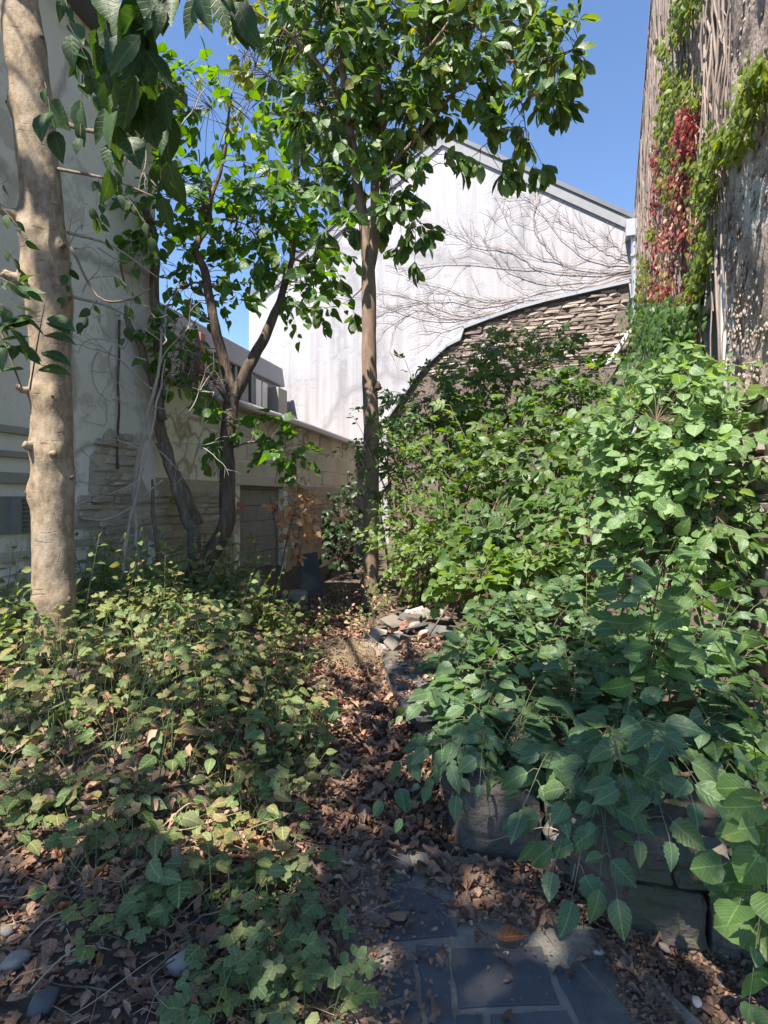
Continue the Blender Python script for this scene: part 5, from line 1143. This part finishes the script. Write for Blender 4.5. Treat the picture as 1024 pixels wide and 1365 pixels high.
# taller weeds in the sun behind the thick trunk and below the twisted one
for j, (x, y, d) in enumerate([(130, 790, 5.1), (180, 770, 5.3), (220, 780, 5.6), (150, 740, 5.5), (270, 800, 5.8), (330, 840, 6.0), (20, 790, 4.2), (20, 850, 3.9), (350, 860, 5.6), (200, 830, 5.0), (300, 800, 6.6)]):
    p = Plant('sunlit_weed', 'upright weed with small pointed leaves behind the low left bed', 'plant', ground(*P(x, y, d)[:2]), 'upright weeds behind the left bed')
    for k in range(12):
        b = ground(p.loc[0] + RG.normal(0, .16), p.loc[1] + RG.normal(0, .16)); cane(p, b, b + A3([RG.normal(0, .14), RG.normal(0, .14), RG.uniform(.35, .75)]), 10, .075, OV3, 'shrublight' if k % 2 else 'bed', .1, .004, .25, face=SUNF, fn=.4)
    p.done(50, 9)
for j, (x, y, d) in enumerate([(470, 800, 7.3), (455, 820, 6.9), (440, 760, 8.3), (520, 800, 7.0), (500, 830, 6.6)]):
    p = Plant('small_weed', 'small weed tuft at the foot of the straight brown trunk', 'plant', ground(*P(x, y, d)[:2]), 'weeds at the foot of the straight trunk')
    for k in range(9):
        b = ground(p.loc[0] + RG.normal(0, .14), p.loc[1] + RG.normal(0, .14)); cane(p, b, b + A3([RG.normal(0, .1), RG.normal(0, .1), RG.uniform(.15, .4)]), 9, .055, OL3, 'shrublight' if k % 2 else 'litter', .1, .003, .2, face=SUNF, fn=.5)
    p.done(30, 9)
for j, (x, y) in enumerate([(300, 1325), (350, 1310), (395, 1335), (335, 1355), (415, 1305), (195, 1235), (370, 1180), (390, 1240)]):
    q = G(x, y, .06)
    p = Plant('celandine', 'soft grey green lobed plant at the path edge of the left bed', 'plant', ground(q[0], q[1]), 'grey green plants at the path edge')
    for k in range(3): tuft(p, ground(q[0] + RG.normal(0, .05), q[1] + RG.normal(0, .05)), 6, RG.uniform(.06, .17) if y > 1230 else .1, .075, CE3, 'celandine', .11)
    p.done(30, 9, 'stemgreen')

# ------------------------------------------------------------------ litter
def scatter(n, fn, size, mk, lift=.012, tiltn=.27, kinds=DE3):
    xy = A3([fn() for _ in range(n)]); z = zg(xy[:, 0], xy[:, 1]); onp = (np.abs(xy[:, 0] - .25) < .6) & (xy[:, 1] < 2.4)
    p = np.c_[xy, np.maximum(z, np.where(onp, .032, -1)) + RG.uniform(.002, lift, n)]
    a = RG.uniform(0, 6.28, n); y = np.c_[np.cos(a), np.sin(a), RG.normal(0, .15, n)]
    return frames(y, UP + RG.normal(0, tiltn, (n, 3)), size * RG.uniform(.5, 1.25, n), RG.uniform(.8, 1.3, n), p)
def on_path():
    while True:
        y = 1.9 + 7.2 * RG.random() ** 1.5; x = float(xc(y)) + RG.normal(0, .26)
        if y < 2.3 and x > -.12 and RG.random() < .94: continue
        if y < 2.65 and RG.random() < .6: continue
        if x > float(xr(y)) + .02 and y < 5: continue
        return x, y
def left_bed():
    y = RG.uniform(1.4, 6); return float(xc(y)) - .35 - abs(RG.normal(0, 1.1)), y
def corner(): return RG.uniform(-1.9, -.2), RG.uniform(1.45, 2.7)
def nook():
    return RG.uniform(.26, .95), RG.uniform(2.08, 2.45)
class Litter(Plant):
    def __init__(s, name, label, kind='stuff'):
        s.root = None; s.loc = A3([0., 0, 0]); s.kind, s.mat, s.m, s.twigs = [], [], [], []; s.nm = name; s.lb = label
    def done(s, n_ind, minpx, label, cat, group):
        m = np.concatenate(s.m); k = np.concatenate(s.kind); mats = np.array(s.mat); c = m[:, :3, 3]; sz = np.linalg.norm(m[:, :3, 1], axis=1) * F / np.maximum(c[:, 1], .1)
        px = CX + F * c[:, 0] / c[:, 1]; py = HY - F * (c[:, 2] - CZ) / c[:, 1]; ok = (px > 5) & (px < 1019) & (py < 1360) & (py > 0)
        top = c[:, 2] - zg(c[:, 0], c[:, 1]); cand = np.where(ok & (sz > minpx))[0]; cand = cand[np.argsort(-(sz[cand] * (1 + 8 * top[cand])))][:n_ind]
        ind = np.zeros(len(m), bool); ind[cand] = True
        for i in cand: tag(link('fallen_leaf', leaf_mesh(int(k[i]), mats[i]), None, Matrix(m[i].tolist())), *((label, cat, group) if mats[i] != 'rust' else ('rust coloured dead leaf lying among the brown litter', cat, 'rust coloured leaves in the litter')))
        s.m, s.kind, s.mat = [m[~ind]], [k[~ind]], list(mats[~ind]); s.root = thing('tmp', None, None)
        Plant.done(s, 0); o = s.root.children[0]; o.parent = None; o.name = s.nm; tag(o, s.lb, 'leaf litter', kind='stuff'); bpy.data.objects.remove(s.root)
lt = Litter('leaf_litter', 'brown carpet of dead leaves over the path and the bed')
lt.leaves(DE3 + OL3, 'litterdark', scatter(2200, on_path, .07, '', .03)); lt.leaves(DE3, 'litter', scatter(1500, on_path, .065, '', .045))
lt.leaves(DE3 + OL3 + LA3, 'litter', scatter(2200, left_bed, .06, '', .04)); lt.leaves(DE3 + OL3 + LA3, 'litter', scatter(700, corner, .042, '', .04)); lt.leaves(DE3 + OL3 + LO3, 'litterdark', scatter(600, corner, .042, '', .03)); lt.leaves(DE3, 'litter', scatter(150, nook, .05, '', .03)); lt.leaves(DE3, 'litterdark', scatter(90, nook, .07, '', .03))
lt.leaves(DE3, 'rust', scatter(60, corner, .06, '', .05)); lt.leaves(DE3, 'rust', scatter(40, on_path, .05, '', .05)); lt.leaves(OL3, 'litter', scatter(1400, lambda: (RG.normal(-.3, .1), RG.uniform(1.5, 2.6)), .018, '', .012)); lt.leaves(OL3, 'litter', scatter(1200, nook, .02, '', .012)); lt.leaves(OL3, 'litter', scatter(2600, on_path, .022, '', .02)); lt.leaves(OL3, 'litter', scatter(2500, corner, .025, '', .02))
m_ = scatter(150, lambda: (RG.uniform(.05, .5), RG.uniform(3.5, 4.6)), .05, '', .02); m_[:, 2, 3] = .315; lt.leaves(DE3, 'litter', m_)
m_ = scatter(400, lambda: (RG.uniform(.05, .5), RG.uniform(3.5, 4.6)), .02, '', .02); m_[:, 2, 3] = .311; lt.leaves(OL3, 'litterdark', m_)
lt.leaves(DE3, 'litter', scatter(260, lambda: (RG.uniform(.02, .65), RG.uniform(3.3, 5.4)), .06, '', .08)); lt.leaves(OL3, 'litter', scatter(700, lambda: (RG.uniform(.02, .6), RG.uniform(3.3, 5.2)), .025, '', .07))
debris = lambda: (RG.uniform(.7, 1.15), RG.uniform(1.5, 2.05))
lt.leaves(DE3, 'litterdark', scatter(90, debris, .05, '', .03)); lt.leaves(OL3, 'litter', scatter(1100, debris, .016, '', .012)); lt.leaves(OL3, 'litterdark', scatter(1100, debris, .02, '', .012)); lt.leaves(OL3, 'litterdark', scatter(160, lambda: (RG.uniform(.05, .6), RG.uniform(1.5, 2.2)), .012, '', .008))
lt.leaves(OL3, 'litter', scatter(500, lambda: (RG.normal(-.12, .12), RG.uniform(1.5, 2.4)), .02, '', .012)); lt.leaves(OL3, 'litterdark', scatter(700, lambda: (RG.normal(-.1, .15), RG.uniform(1.5, 2.4)), .022, '', .012)); lt.leaves(DE3, 'litterdark', scatter(24, lambda: (RG.uniform(-.1, .7), RG.uniform(1.65, 2.2)), .05, '', .012))
lt.done(280, 14, 'brown dead leaf lying in the litter', 'leaf', 'larger dead leaves in the litter')
q = G(683, 1251, .045); tag(link('fallen_leaf', leaf_mesh(TI['ovate0'], 'rust'), None, Matrix(frames(A3([[1., .12, .05]]), UP[None], .115, 1.0, (q - A3([.055, 0, 0]))[None])[0].tolist())), 'flat rust orange dead leaf on the edge of the slate slabs', 'leaf')
# dry stems lying about
for j in range(64):
    if j < 50: x, y = corner()
    elif j < 58: x, y = nook()
    else: x, y = on_path()
    a = RG.uniform(0, 3.14); L_ = RG.uniform(.15, .5); b = A3([x, y, float(zg(x, y)) + .03]); e = b + A3([math.cos(a), math.sin(a) * .5, RG.uniform(-.02, .12)]) * L_; e[2] = max(e[2], float(zg(e[0], e[1])) + .03)
    pts = wob(curve([b, (b + e) / 2 + A3([0, 0, .015]) + RG.normal(0, .03, 3), e], 9), .02, 6, j); v, f = tube(pts, np.linspace(.0035, .0018, len(pts)) * RG.uniform(.6, 1.3), 5)
    tag(link('dry_stem', mesh_np('dry_stem', v, f, M['straw'] if j % 2 else M['twigbrown'])), 'thin dry stem lying on the leaf litter', 'twig', 'dry stems on the ground')
ts = []
for j in range(900):
    x, y = corner() if j % 3 == 0 else ((RG.normal(-.28, .1), RG.uniform(1.5, 2.6)) if j % 3 == 1 else nook())
    a = RG.uniform(0, 6.28); L_ = RG.uniform(.04, .16); b = A3([x, y, float(zg(x, y)) + .035]); e = b + A3([math.cos(a), math.sin(a), RG.normal(0, .15)]) * L_
    ts.append(tube(A3([b, (b + e) / 2 + RG.normal(0, .01, 3), e]), .0013, 3, False))
hq = P(478, 868, 5.6)
for j in range(700):
    b = A3([hq[0] + RG.normal(0, .14), hq[1] + RG.normal(0, .2), 0]); b[2] = float(zg(*b[:2])) + RG.uniform(0, .16); e = b + A3([RG.normal(0, .7), RG.normal(0, .5), RG.normal(-.5, .4)]) * .2
    ts.append(tube(A3([b, (b + e) / 2 + RG.normal(0, .02, 3), e]), .0022, 3, False))
v, f = join(ts); tag(link('dry_grass', mesh_np('dry_grass', v, f, M['straw'])), 'dry straw and root fibres strewn on the ground', 'dry grass', kind='stuff')
for j, (x, y, s_) in enumerate([(800, 1268, .045), (930, 1335, .04), (575, 1378, .02), (675, 1270, .018), (445, 1310, .03), (885, 1262, .04)]):
    q = G(x, y, .03); block('pebble', 'small white pebble on the dark soil by the slate path', 'pebble', q, (s_, s_ * .6, s_ * .4), j, 'palestone' if j < 4 else 'rubble', j, 'pale pebbles by the slate path', (.1, .1), .1, .2)
